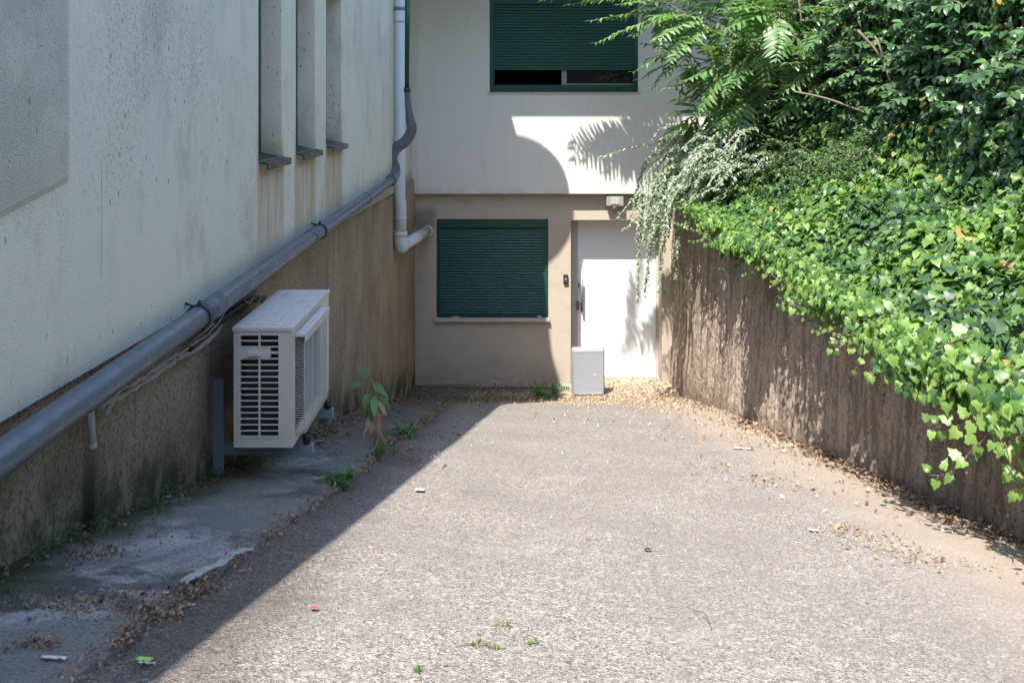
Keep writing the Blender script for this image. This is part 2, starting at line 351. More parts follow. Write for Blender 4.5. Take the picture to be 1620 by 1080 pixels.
M['weed'] = leaf_material('weed_leaf', [(0.0, (0.035, 0.10, 0.022)), (1.0, (0.09, 0.22, 0.05))], 0.3)
M['dead'] = leaf_material('dead_leaf', [(0.0, (0.07, 0.05, 0.038)), (0.35, (0.19, 0.125, 0.088)), (0.7, (0.33, 0.225, 0.155)), (0.92, (0.45, 0.37, 0.27)), (1.0, (0.58, 0.52, 0.42))], 0.15, 0.7, 0.2)

# ------------------------------------------------------------------ leaves
def tmpl(pts, fold=0.15, curl=0.12):
    """outline (half, from stalk to tip, as (side, along)) -> mirrored leaf folded on its midrib"""
    mid = sorted(set([p[1] for p in pts if p[0] == 0] + [pts[0][1], pts[-1][1]]))
    half = [p for p in pts if p[0] > 0]
    a0, a1 = pts[0][1], pts[-1][1]
    V = [(0, a0, 0), (0, a1, -curl)]
    c = (0, a0 + (a1 - a0) * 0.45, 0.03); V.append(c); F = []
    for sg in (1, -1):
        idx = []
        for (sx, al) in half:
            V.append((sg * sx, al, abs(sx) * fold - curl * ((al - a0) / (a1 - a0)) ** 2)); idx.append(len(V) - 1)
        loop = [0] + idx + [1]
        for i in range(len(loop) - 1):
            F.append((2, loop[i], loop[i + 1]) if sg > 0 else (2, loop[i + 1], loop[i]))
    return np.array(V, float), F
T_IVY = tmpl([(0, 0), (0.24, -0.15), (0.50, 0.04), (0.39, 0.28), (0.42, 0.50), (0.23, 0.62), (0, 1.0)], 0.2, 0.2)
T_OVAL = tmpl([(0, 0), (0.20, 0.15), (0.30, 0.42), (0.20, 0.75), (0, 1.0)], 0.25, 0.15)
T_LANCE = tmpl([(0, 0), (0.11, 0.18), (0.13, 0.45), (0, 1.0)], 0.3, 0.18)
T_SLIM = tmpl([(0, 0), (0.17, 0.2), (0.20, 0.48), (0.10, 0.8), (0, 1.0)], 0.3, 0.15)
T_LEAFLET = tmpl([(0, 0), (0.12, 0.06), (0.13, 0.40), (0.075, 0.75), (0, 1.0)], 0.2, 0.2)
T_CHIP = tmpl([(0, 0), (0.30, 0.25), (0.22, 0.7), (0, 1.0)], 0.5, 0.35)

def leaf_mesh(name, T, P, Nn, D, S, tint, mat, parent=None, **kw):
    """P positions, Nn normals, D tip directions, S sizes"""
    P, Nn, D, S, tint = [np.asarray(a, float) for a in (P, Nn, D, S, tint)]
    V, Fc = T; k, m = len(P), len(V)
    Nn = Nn / np.linalg.norm(Nn, axis=1, keepdims=True)
    D = D - Nn * (D * Nn).sum(1, keepdims=True); D /= np.linalg.norm(D, axis=1, keepdims=True) + 1e-9
    B = np.cross(D, Nn)
    wid = rng.uniform(0.72, 1.12, k)[:, None, None]
    fold = rng.uniform(0.3, 2.2, k)[:, None, None]
    W = P[:, None, :] + S[:, None, None] * (V[None, :, 0:1] * wid * B[:, None, :] + V[None, :, 1:2] * D[:, None, :] + fold * V[None, :, 2:3] * Nn[:, None, :])
    if parent is not None: W = W - np.array(world_loc(parent))
    W = W.reshape(-1, 3); F3 = np.array(Fc)
    faces = (F3[None] + (np.arange(k) * m)[:, None, None]).reshape(-1, 3)
    me = bpy.data.meshes.new(name); nf = len(faces)
    me.vertices.add(len(W)); me.vertices.foreach_set('co', W.ravel().astype(np.float32))
    me.loops.add(nf * 3); me.loops.foreach_set('vertex_index', faces.ravel().astype(np.int32))
    me.polygons.add(nf); me.polygons.foreach_set('loop_start', (np.arange(nf) * 3).astype(np.int32))
    me.update(calc_edges=True)
    at = me.attributes.new('tint', 'FLOAT', 'POINT'); at.data.foreach_set('value', np.repeat(tint, m).astype(np.float32))
    me.materials.append(mat)
    return link(bpy.data.objects.new(name, me), parent, **kw)
class LB:                                   # leaf buffer
    def __init__(s): s.P = []; s.N = []; s.D = []; s.S = []; s.t = []
    def add(s, p, n, d, size, tint): s.P.append(tuple(p)); s.N.append(tuple(n)); s.D.append(tuple(d)); s.S.append(size); s.t.append(tint)
    def build(s, name, T, mat, parent=None, **kw): return leaf_mesh(name, T, s.P, s.N, s.D, s.S, s.t, mat, parent, **kw)
def rv(a=1.0): return Vector((random.uniform(-a, a), random.uniform(-a, a), random.uniform(-a, a)))

# ------------------------------------------------------------------ ground
def ground_grid(name, mat, ys, xs, lift=0.0, **kw):
    m = MB(); W = len(xs)
    for y in ys:
        for x in xs: m.v.append((x, y, gz(x, y) + lift + 0.008 * (mnoise.noise(Vector((x * 1.6, y * 1.6, 0))))))
    for j in range(len(ys) - 1):
        for i in range(W - 1):
            a = j * W + i; m.f.append((a, a + 1, a + 1 + W, a + W)); m.sm.append(True)
    return m.build(name, mat, None, **kw)
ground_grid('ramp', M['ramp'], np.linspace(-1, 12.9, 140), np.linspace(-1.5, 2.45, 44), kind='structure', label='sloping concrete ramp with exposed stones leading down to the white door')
MB().box(-150, 150, -150, -1, -1.3, -1.084).build('street', M['street'], kind='structure')
MB().box(-150, 150, -1, 150, -5.2, -4.6).build('ground', M['street'], kind='structure')
# pale concrete strip along the left wall, its outer edge follows the crack
crack_px = [(60, 1120), (113, 1078), (160, 1048), (200, 1017), (233, 983), (293, 950), (383, 885), (417, 857), (480, 813), (513, 793), (560, 758), (589, 733), (600, 716), (640, 690), (700, 648)]
crack = [grd(*p) for p in crack_px]
crack = [Vector((crack[0].x - 0.02, -0.9, 0))] + crack
cr = smooth_path(crack, 6)
def crack_x(y):
    for a, b in zip(cr[:-1], cr[1:]):
        if a.y <= y <= b.y: return a.x + (b.x - a.x) * (y - a.y) / max(1e-6, b.y - a.y)
    return cr[-1].x
m = MB(); NX = 12; rows = []
ys = np.linspace(-0.85, cr[-1].y - 0.02, 200)
for y in ys:
    xe = crack_x(y) + 0.012 * mnoise.noise(Vector((y * 9, 0, 3))) + 0.02 * mnoise.noise(Vector((y * 2.5, 5, 3)))
    for i in range(NX + 1):
        x = -1.45 + (xe + 1.45) * i / NX
        z = gz(x, y) + 0.012 * mnoise.noise(Vector((x * 1.6, y * 1.6, 0)))
        m.v.append((x, y, z + (0.010 if i < NX else 0.004)))
    m.v.append((xe + 0.006, y, gz(xe, y) - 0.02))
W = NX + 2
for j in range(len(ys) - 1):
    for i in range(W - 1):
        a = j * W + i; m.f.append((a, a + 1, a + 1 + W, a + W)); m.sm.append(i < NX - 1)
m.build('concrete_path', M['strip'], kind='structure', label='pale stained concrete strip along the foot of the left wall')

# ------------------------------------------------------------------ left building
XW, XB = -1.20, -1.27
lb = thing('building', 'white rendered building on the left with three slit windows and a coarse brown base', 'building', (-3, 5, -3), 'buildings around the ramp')
def zbot(y): return -0.70 - 0.024 * y
def ztop(y): return 0.86 + 0.034 * y
slits = [(4.24, 4.667), (4.985, 5.472), (5.813, 6.34)]; ZS, ZT = -0.276, 0.76
m = MB()
def hexa(m, x0, x1, y0, y1, zb0, zb1, zt0, zt1):
    n = len(m.v)
    m.v += [(x0, y0, zb0), (x1, y0, zb0), (x0, y1, zb1), (x1, y1, zb1), (x0, y0, zt0), (x1, y0, zt0), (x0, y1, zt1), (x1, y1, zt1)]
    for q in ((0, 2, 3, 1), (4, 5, 7, 6), (0, 1, 5, 4), (2, 6, 7, 3), (0, 4, 6, 2), (1, 3, 7, 5)):
        m.f.append(tuple(n + i for i in q)); m.sm.append(False)
ye = [-6.0] + [v for s_ in slits for v in s_] + [6.84]
for i in range(0, len(ye), 2):
    hexa(m, -1.40, XW, ye[i], ye[i + 1], zbot(ye[i]), zbot(ye[i + 1]), ztop(ye[i]), ztop(ye[i + 1]))
for (a, b) in slits:
    hexa(m, -1.40, XW, a, b, zbot(a), zbot(b), ZS, ZS); hexa(m, -1.40, XW, a, b, ZT, ZT, ztop(a), ztop(b))
hexa(m, -1.40, XW, 6.84, 9.2, zbot(6.84), zbot(9.2), 3.0, 3.0)
hexa(m, -1.45, -1.30, 9.2, 12.5, -1.0, -1.02, 3.0, 3.0)
m.build('upper_facade', M['white_left'], lb)
m = MB()
hexa(m, -6, -1.455, -6, 6.84, -0.9, -0.9, ztop(-6) - 0.05, ztop(6.84) - 0.05); m.box(-6, -1.455, 6.84, 12.5, -0.9, 2.95)
m.build('roof', M['roof'], lb)
m = MB(); m.box(-6, XB, -6, 9.2, -4.6, -0.65); m.box(-6, XB, 9.2, 12.5, -4.6, -1.01)
m.build('lower_wall', M['brown_left'], lb)
for (a, b) in slits:
    m = MB(); xf = -1.306
    m.box(xf - 0.05, xf, a, a + 0.045, ZS, ZT); m.box(xf - 0.05, xf, b - 0.045, b, ZS, ZT)
    m.box(xf - 0.05, xf, a + 0.045, b - 0.045, ZS, ZS + 0.05); m.box(xf - 0.05, xf, a + 0.045, b - 0.045, ZT - 0.05, ZT)
    wdw = m.build('window', M['green_frame'], lb)
    MB().box(xf - 0.035, xf - 0.025, a + 0.045, b - 0.045, ZS + 0.05, ZT - 0.05).build('pane', M['glass'], wdw)
    m = MB(); y0, y1 = a + 0.004, b + 0.035
    p = [(-1.312, ZS + 0.022), (-1.155, ZS - 0.010), (-1.155, ZS - 0.042), (-1.160, ZS - 0.042), (-1.160, ZS - 0.016), (-1.312, ZS + 0.014)]
    for i in range(6):
        q, r_ = p[i], p[(i + 1) % 6]
        m.quad((q[0], y0, q[1]), (r_[0], y0, r_[1]), (r_[0], y1, r_[1]), (q[0], y1, q[1]))
    m.poly([(q[0], y0, q[1]) for q in p]); m.poly([(q[0], y1, q[1]) for q in p])
    m.build('sill', M['zinc'], wdw)
# round dish added unseen above the left building to cast a round shadow
ds = thing('shadow_disc', 'large round dish added unseen high on the left building to cast its shadow', 'disc', (-1.2, 9.98, 2.6))
ctr = atY(797, 288, 11.87) - Vector(LD) * 3.6
m = MB(); rd = 0.83; rings = 5; sg = 48
for r_ in range(rings + 1):
    for j in range(sg):
        a = 2 * math.pi * j / sg; q = rd * r_ / rings
        m.v.append((ctr.x + q * math.cos(a), ctr.y + 0.10 * (q / rd) ** 2 * -1, ctr.z + q * math.sin(a)))
for r_ in range(rings):
    for j in range(sg):
        a = r_ * sg + j; b = r_ * sg + (j + 1) % sg; m.f.append((a, b, b + sg, a + sg)); m.sm.append(True)
do = m.build('disc_face', M['disc'], ds)
sol = do.modifiers.new('thick', 'SOLIDIFY'); sol.thickness = 0.012
MB().tube([(-1.2, ctr.y + 0.15, ctr.z), (ctr.x, ctr.y + 0.15, ctr.z), (ctr.x, ctr.y + 0.02, ctr.z)], 0.03).build('mount', M['metal'], ds)

m = MB(); pl = [(-1.198, 8.2), (-1.18, 8.45), (-1.13, 8.61), (-0.86, 9.46), (-0.71, 10.2), (-0.71, 11.0), (-1.198, 11.0)]  # unseen slab added beside the left building to block the sun
for z_ in (2.45, 2.50): m.poly([(x, y, z_) for x, y in pl])
for i in range(7):
    a, b = pl[i], pl[(i + 1) % 7]; m.quad((a[0], a[1], 2.45), (b[0], b[1], 2.45), (b[0], b[1], 2.50), (a[0], a[1], 2.50))
m.build('sun_blocker', M['roof'], lb)
# ------------------------------------------------------------------ back building
YU, YL, YD = 11.87, 12.0, 12.32
bb = thing('building', 'building across the end with white upper facade, beige base, green shutters and white door', 'building', (2, 13, -3.8), 'buildings around the ramp')
def bx(px, Y=YL): return (px - PX) / F * Y
def bz(py, Y=YL): return -(py - PY) / F * Y
m = MB()
u0, u1, uz0, uz1 = bx(774.5, YU), bx(1009.5, YU), bz(147.5, YU), bz(-10, YU)
ub = bz(306.5, YU)
m.box(-1.30, u0, YU, 12.3, ub, 3.2); m.box(u1, 7, YU, 12.3, ub, 3.2); m.box(u0, u1, YU, 12.3, ub, uz0); m.box(u0, u1, YU, 12.3, uz1, 3.2)
m.build('upper_facade', M['white_back'], bb)
l0, l1, lz0, lz1 = bx(690.5), bx(867.5), bz(502), bz(346.5)
d0, d1, dz0, dz1 = bx(903), bx(1047), -4.4, bz(348)
m = MB(); zt = ub + 0.02
m.box(-1.30, l0, YL, 12.5, -4.4, zt); m.box(l1, d0, YL, 12.5, -4.4, zt); m.box(d1, 7, YL, 12.5, -4.4, zt)
m.box(l0, l1, YL, 12.5, -4.4, lz0); m.box(l0, l1, YL, 12.5, lz1, zt); m.box(d0, d1, YL, 12.5, dz1, zt)
m.build('lower_wall', M['beige'], bb)
m = MB(); m.box(-1.2, 7, 10.67, YU, 2.05, 2.2); m.build('eave', M['roof'], bb)
MB().box(-6, 7, 12.5, 16, -4.4, 3.2).build('roof', M['roof'], bb)
MB().box(-25, 30, -34, -24, -1.2, 11).build('building', paint('brown_grey_facade', (0.16, 0.14, 0.12), 0.9), None, label='plain brown grey building across the street behind the viewer', cat='building', group='buildings around the ramp')

def slats(m, x0, x1, z0, z1, y, pitch):
    k = int(round((z1 - z0) / pitch)); p = (z1 - z0) / k
    for i in range(k):
        za = z0 + i * p; prof = [(0, 0.0), (0.12, -0.006), (0.35, -0.010), (0.65, -0.010), (0.88, -0.005), (0.93, 0.004), (1, 0.004)]
        for (a, ya), (b, yb_) in zip(prof[:-1], prof[1:]):
            m.quad((x0, y + ya, za + a * p), (x1, y + ya, za + a * p), (x1, y + yb_, za + b * p), (x0, y + yb_, za + b * p), False)
# lower window
yw = YL + 0.05
m = MB(); e = 0.045
m.box(l0, l0 + e, YL + 0.015, yw + 0.06, lz0, lz1); m.box(l1 - e, l1, YL + 0.015, yw + 0.06, lz0, lz1)
m.box(l0 + e, l1 - e, YL + 0.01, yw + 0.06, bz(360), lz1, 0)
wl = m.build('window', M['green_frame'], bb, label='ground floor window with dark green shutter fully closed')
m = MB(); slats(m, l0 + e, l1 - e, lz0 + 0.03, bz(360), yw, 0.038)
m.box(l0 + e, l1 - e, yw - 0.012, yw + 0.02, lz0 + 0.004, lz0 + 0.03)
m.build('shutter', M['green'], wl)
MB().box(bx(687), bx(869), YL - 0.06, YL + 0.09, bz(507.5), bz(502.0), 0.004).build('sill', M['stone'], wl)
for (px, wd, hh) in ((721, 0.13, 0.022), (853, 0.075, 0.035)):
    c = atY(px, 500, YL - 0.02)
    import bmesh
    bm = bmesh.new(); bmesh.ops.create_icosphere(bm, subdivisions=2, radius=1)
    for v in bm.verts:
        q = v.co * (1 + 0.25 * mnoise.noise(v.co * 1.7 + Vector((px, 0, 0)))); v.co = Vector((c.x + q.x * wd / 2, c.y + q.y * 0.03, bz(502.0) + hh * 0.42 + q.z * hh / 2))
    mm = MB(); mm.addbm(bm, True)
    mm.build('stone', M['stone'], None, label='flat pale stone lying on the left end of the lower window sill' if px < 800 else 'small lumpy pale stone on the right end of the lower window sill', cat='stone', group='stones on the lower window sill')
# upper window
yw = YU + 0.04; fb = bz(134.5, YU); zs = bz(111, YU)
m = MB(); e = 0.062
m.box(u0, u0 + e, YU + 0.01, yw + 0.12, uz0 + 0.015, uz1); m.box(u1 - e, u1, YU + 0.01, yw + 0.12, uz0 + 0.015, uz1)
m.box(u0 + e, u1 - e, YU + 0.012, yw + 0.12, uz0 + 0.015, fb); m.box(u0 + e, u1 - e, YU + 0.004, yw + 0.05, bz(7, YU), uz1)
wu = m.build('window', M['green_frame'], bb, label='upper window with green shutter left slightly open')
m = MB(); slats(m, u0 + e, u1 - e, zs + 0.02, bz(7, YU), yw, 0.040); m.box(u0 + e, u1 - e, yw - 0.014, yw + 0.012, zs, zs + 0.02)
m.build('shutter', M['green'], wu)
mx0, mx1 = bx(889, YU), bx(897, YU)
m = MB(); m.box(mx0, mx1, yw + 0.03, yw + 0.09, fb, zs + 0.1)
m.box(mx1, u1 - e, yw + 0.04, yw + 0.08, fb, fb + 0.018)
m.build('mullion', M['lamp_body'], wu)
MB().box(mx1, u1 - e, yw + 0.055, yw + 0.065, fb + 0.018, zs + 0.12).build('pane', M['glass'], wu)
MB().box(u0 - 0.05, u1 + 0.05, YU + 0.425, YU + 0.44, uz0 - 0.05, uz1 + 0.05).build('dark_backdrop', M['dark'], wu)  # thin black sheet standing in for the unlit interior
MB().box(u0 - 0.03, u1 + 0.03, YU - 0.012, YU + 0.05, uz0 - 0.012, uz0 + 0.012).build('sill', M['stone'], wu)
# door
m = MB(); zdb = bz(597, YD)
m.box(d0, d0 + 0.12, YD - 0.03, YD + 0.05, zdb, dz1); m.box(d1 - 0.03, d1, YD - 0.03, YD + 0.05, zdb, dz1); m.box(d0 + 0.12, d1 - 0.03, YD - 0.03, YD + 0.05, dz1 - 0.05, dz1)
dr = m.build('door', M['door_frame'], bb, label='wide plain white door with grey frame and steel pull handle')
MB().box(d0 + 0.12, d1 - 0.03, YD, YD + 0.05, zdb + 0.02, dz1 - 0.05, 0.004).build('door_leaf', M['door'], dr)
MB().box(d0, d1, YL + 0.12, YD + 0.03, -4.2, zdb + 0.012, 0.006).build('threshold', M['metal'], dr)
hx = bx(920, YD); yh = YD - 0.07
m = MB(); za, zb_ = bz(441, YD), bz(491, YD)
m.tube([(hx, yh, za), (hx, yh, zb_)], 0.018, 12)
hl = bx(913, YD)
for pz in (447, 476):
    m.tube([(hl - 0.01, YD, bz(pz, YD)), (hx, yh, bz(pz, YD))], 0.010, 8)
    m.tube([(hl - 0.01, YD, bz(pz, YD)), (hx, yh, bz(pz + 13, YD))], 0.009, 8)
m.build('handle', M['metal'], dr)
m = MB(); m.box(bx(911, YD), bx(916, YD), YD - 0.045, YD + 0.01, bz(489, YD), bz(475, YD), 0.006); m.tube([(bx(913.5, YD), YD - 0.075, bz(481, YD)), (bx(913.5, YD), YD - 0.02, bz(481, YD))], 0.014, 12)
m.build('lock', M['metal'], dr)
# wall lamp and bell push
wlp = thing('wall_lamp', 'square beige wall lamp with small bulb under the overhang above the white door', 'lamp', atY(971, 316, YL))
MB().box(bx(958), bx(985), YL - 0.11, YL - 0.002, bz(324.5), bz(308), 0.01).build('housing', M['lamp_body'], wlp)
MB().box(bx(965), bx(978), YL - 0.118, YL - 0.108, bz(321.5), bz(311), 0.003).build('front_panel', M['lamp_lens'], wlp)
bm = bmesh.new(); bmesh.ops.create_uvsphere(bm, u_segments=14, v_segments=8, radius=0.042)
for v in bm.verts: v.co = Vector((v.co.x + bx(971), v.co.y + YL - 0.06, v.co.z * 0.8 + bz(326)))
mm = MB(); mm.addbm(bm, True); mm.build('bulb', M['lamp_lens'], wlp)
bp = thing('bell_push', 'small black bell push on the beige wall beside the white door', 'doorbell', atY(895, 441, YL))
MB().box(bx(891), bx(898.5), YL - 0.035, YL - 0.001, bz(448), bz(434), 0.008).build('housing', M['black'], bp)
MB().box(bx(893.3), bx(896.3), YL - 0.040, YL - 0.034, bz(443), bz(439), 0.001).build('button', M['steel'], bp)

# channel drain in front of the back wall
gr = thing('drain_grate', 'narrow slotted drain grate across the foot of the shaded beige wall', 'drain', (-0.1, 11.66, gz(-0.1, 11.66)))
m = MB(); x0, x1 = -1.08, 0.80
def gbox(m, xa, xb, ya, yb, lo, hi):
    z = gz((xa + xb) / 2, (ya + yb) / 2); m.box(xa, xb, ya, yb, z + lo, z + hi)
k = 62
for i in range(k):
    xa = x0 + (x1 - x0) * i / k; gbox(m, xa, xa + (x1 - x0) / k * 0.42, 11.59, 11.75, 0.004, 0.016)
m.build('slotted_cover', M['dusty'], gr)
m = MB(); gbox(m, x0, x1, 11.59, 11.75, 0.002, 0.006); m.build('channel', M['dark'], gr)
m = MB(); gbox(m, x0, x1, 11.555, 11.59, 0.0, 0.018); gbox(m, x0, x1, 11.75, 11.785, 0.0, 0.018); m.build('rim', M['dusty'], gr)

# ------------------------------------------------------------------ retaining wall (right)
def wx(y):
    return 2.10 + 0.12 * sstep(8.0, 12.0, y)
WT = -1.12
m = MB(); ysr = np.concatenate([np.linspace(-3, 3.2, 30), np.linspace(3.21, 12.0, 620)]); zsr = np.linspace(0, 1, 150)
for y in ysr:
    zb = gz(2.1, y) - 0.15
    for q in zsr:
        z = zb + (WT - zb) * q
        dx = 0.012 * mnoise.noise(Vector((0, y * 3, z * 2))) + 0.02 * mnoise.noise(Vector((4, y * 0.8, z * 0.9))) + (0.015 * mnoise.noise(Vector((2.37, y * 31 + z * 2.3, z * 8.7 - y * 1.9))) + 0.012 * mnoise.noise(Vector((7.61, y * 57 - z * 7, z * 29 + y * 11))) if y > 3.2 else 0)
        m.v.append((wx(y) + dx - 0.03 * (1 - q) ** 2, y, z))
    m.v.append((wx(y) + 0.3, y, WT + 0.0))
    m.v.append((wx(y) + 0.3, y, zb))
W = len(zsr) + 2
for j in range(len(ysr) - 1):
    for i in range(W - 1):
        a = j * W + i; m.f.append((a, a + 1, a + 1 + W, a + W)); m.sm.append(i < W - 3)
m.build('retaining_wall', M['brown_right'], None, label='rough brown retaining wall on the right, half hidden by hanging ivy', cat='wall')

# ------------------------------------------------------------------ bank and ivy
def bank_profile(y, s):
    """s 0..1 from the wall lip up the bank and the overgrown hedge; returns (x, z)"""
    f = sstep(6.5, 11.3, y)                # the hedge comes closer to the wall towards the building
    pts = [(0.0, 1.98, -1.10), (0.10, 2.12, -1.03), (0.30, 2.75 - 0.25 * f, -0.80), (0.42, 3.10 - 0.45 * f, -0.45), (0.55, 3.30 - 0.6 * f, 0.05), (0.78, 3.42 - 0.62 * f, 1.0), (1.0, 3.60 - 0.6 * f, 2.1)]
    for (a, xa, za), (b, xb, zb) in zip(pts[:-1], pts[1:]):
        if s <= b:
            t = (s - a) / (b - a); return xa + (xb - xa) * t + (wx(y) - 2.1), za + (zb - za) * t
    return pts[-1][1], pts[-1][2]
def bump3(y, s): 
    return 0.24 * mnoise.noise(Vector((y * 1.3, s * 6, 1.7))) + 0.11 * mnoise.noise(Vector((y * 4.2, s * 18, 5.1)))
def bank_pt(y, s, off=0.0):
    x, z = bank_profile(y, s); x2, z2 = bank_profile(y, min(1, s + 0.02)); x1, z1 = bank_profile(y, max(0, s - 0.02))
    t = Vector((x2 - x1, 0, z2 - z1)).normalized(); nv = Vector((-t.z, 0, t.x))
    b = bump3(y, s) * min(1, s * 6 + 0.15)
    return Vector((x, y, z)) + nv * (b + off), nv, t
m = MB(); ysb = np.linspace(-2.5, 11.85, 90); ssb = np.linspace(0.02, 1, 36)
for y in ysb:
    for s_ in ssb:
        p, nv, t = bank_pt(y, s_, -0.14 if s_ > 0.06 else -0.03); p.x = max(p.x, wx(y) + 0.02)
        m.v.append(tuple(p))
    m.v.append((7.5, y, 2.2)); m.v.append((7.5, y, -4.5)); m.v.append((wx(y) + 0.25, y, -4.5))
W = len(ssb) + 3
for j in range(len(ysb) - 1):
    for i in range(W - 1):
        a = j * W + i; m.f.append((a, a + 1, a + 1 + W, a + W)); m.sm.append(True)
m.build('bank', M['soil'], kind='structure', label='earth bank under the ivy behind the retaining wall')

ivy = thing('ivy', 'dense bright green ivy spilling over the brown retaining wall and climbing the bank', 'ivy', (2.4, 6, -1.1))
L = LB()
def ivy_leaf(p, nv, size, tint, jit=0.55):
    nn = nv + rv(jit * 1.15) + Vector((-0.10, -0.18, 0.30)); d = Vector((-0.4, -0.3, -0.9)) + rv(0.6)
    L.add(p, nn, d, size, tint)
cnt = 0
while cnt < 86000:
    y = random.uniform(1.2, 11.6); s_ = random.random() ** 1.15
    x_, z_ = bank_profile(y, s_)
    if (x_ / y > 0.66 or z_ / y > 0.19) and random.random() > 0.30: continue
    if x_ / y > 1.9 or z_ / y > 0.6: continue
    # upper hedge belongs partly to the other shrubs
    hi = sstep(0.45, 0.62, s_)
    if random.random() < hi * (0.25 + 0.55 * sstep(7.5, 10, y)): continue
    p, nv, t = bank_pt(y, s_, random.uniform(-0.10, 0.035)); cnt += 1
    age = 0.5 + 0.35 * mnoise.noise(Vector((y * 1.1, s_ * 5, 9)))
    ti = min(1, max(0, age + random.uniform(-0.42, 0.36) - 0.10 * hi)); ti = min(ti, 0.95)
    if random.random() < 0.009: ti = random.uniform(0.97, 1)
    ivy_leaf(p + rv(0.02), nv, random.choice((0.03, 0.038, 0.045, 0.052, 0.06, 0.075)) * random.uniform(0.8, 1.15), ti, 0.8)
# brown dry patches caught on top of the ivy
# curtain over the lip
def drop(y):                               # how far the curtain hangs
    return 0.09 + 0.03 * sstep(8.5, 4.5, y) + 0.12 * mnoise.noise(Vector((y * 1.9, 2.2, 0.5))) + 0.07 * mnoise.noise(Vector((y * 6, 7.2, 0)))
for _ in range(24000):
    y = random.uniform(1.4, 10.0); q = random.random() ** 0.75; dd = max(0.03, drop(y)) * q
    ov = 0.09 + 0.17 * sstep(9.6, 7.5, y) + 0.26 * max(-0.3, mnoise.noise(Vector((y * 2.1, 1.2, 4.4)))) + 0.10 * mnoise.noise(Vector((y * 7.7, 3.2, 1.4))); x = wx(y) - 0.03 - random.random() ** 0.8 * ov * (1 - 0.25 * q) - (0.16 * random.random() if random.random() < 0.13 else 0); z = WT + 0.11 - dd - random.random() * 0.04
    ivy_leaf(Vector((x, y, z)), Vector((-1, -0.2, 0.45)), random.uniform(0.026, 0.056), min(0.95, random.uniform(0.2, 1.05)), 0.65)
# trailing runners, laid out in front of the wall
SM = MB()
def runner(px, X0=2.02, X1=1.93, rad=0.0035, ls=0.060, dense=2):
    X0 -= 0.12; X1 -= 0.16; k = len(px); pts = [onX(x, y, X0 + (X1 - X0) * i / (k - 1)) for i, (x, y) in enumerate(px)]
    sp_ = smooth_path(pts, 8); SM.tube(sp_, [rad * (1 - 0.55 * i / len(sp_)) for i in range(len(sp_))], 6)
    step = max(1, int(len(sp_) / (k * dense)))
    for i in range(step, len(sp_), step):
        side = 1 if (i // step) % 2 else -1
        t_ = nrm(sp_[i] - sp_[i - 1]); off = Vector((0, 0, 1)).cross(t_) * 0.0 + Vector((-0.01, 0, side * 0.022))
        f = 1 - 0.4 * i / len(sp_)
        SM.tube([sp_[i], sp_[i] + off], 0.0015, 4)
        L.add(sp_[i] + off, Vector((-0.55, -0.9, 0.5)) + rv(0.3), Vector((-0.3, 0.2, side * 0.8 - 0.25)) + rv(0.4), ls * f * random.uniform(0.85, 1.15), random.uniform(0.6, 0.93))
runner([(1640, 640), (1600, 640), (1560, 690), (1530, 720), (1500, 748), (1470, 752)], 2.0, 1.88)
runner([(1600, 600), (1580, 625), (1550, 655), (1520, 672), (1488, 675), (1470, 672)], 2.0, 1.88)
runner([(1560, 560), (1540, 590), (1510, 608), (1480, 615), (1458, 612)], 2.0, 1.90)
runner([(1540, 530), (1500, 545), (1450, 565), (1410, 588), (1375, 588)], 2.0, 1.9)
runner([(1440, 520), (1420, 535), (1385, 580), (1355, 580)], 2.0, 1.92, ls=0.058)
runner([(1430, 530), (1400, 540), (1360, 543), (1330, 548), (1312, 546)], 2.0, 1.9)
runner([(1420, 490), (1390, 503), (1360, 505)], 2.0, 1.92)
runner([(1340, 470), (1320, 485), (1300, 486)], 2.0, 1.92, ls=0.058)
runner([(1320, 460), (1290, 478), (1262, 483), (1243, 480)], 2.0, 1.9, ls=0.06)
runner([(1280, 420), (1260, 438), (1235, 442), (1212, 430)], 2.0, 1.9, ls=0.058)
runner([(1640, 740), (1610, 770), (1590, 700)], 1.98, 1.90, ls=0.06)
runner([(1640, 680), (1610, 692), (1590, 700), (1575, 690)], 1.98, 1.88)
runner([(1230, 370), (1210, 400), (1185, 402), (1172, 398)], 2.02, 1.95, ls=0.04)
runner([(1200, 350), (1185, 384), (1165, 384)], 2.05, 1.95, ls=0.04)
for _ in range(60):
    y = random.uniform(3.7, 9.5); z = WT - drop(y) * 0.5; x = wx(y) - random.uniform(0.08, 0.26); p = Vector((x, y, z)); pts = [p.copy()]
    d = Vector((-0.25, random.uniform(-0.2, 0.7), -0.6)); ln = random.uniform(0.10, 0.24)
    for i in range(6):
        p = p + d.normalized() * ln / 6; d += Vector((-0.08, 0.02, 0.14)); p.x = min(p.x, wx(p.y) - 0.03); pts.append(p.copy())
    SM.tube(pts, 0.002, 5)
    for i in range(1, 7):
        L.add(pts[i] + rv(0.008), Vector((-0.7, -0.7, 0.5)) + rv(0.3), Vector((-0.3, 0.2, random.choice((-0.7, 0.6)))), 0.045 * (1 - 0.08 * i), random.uniform(0.6, 0.93))
L.build('leaves', T_IVY, M['ivy'], ivy)
SM.build('stems', M['bark'], ivy, kind='stuff')

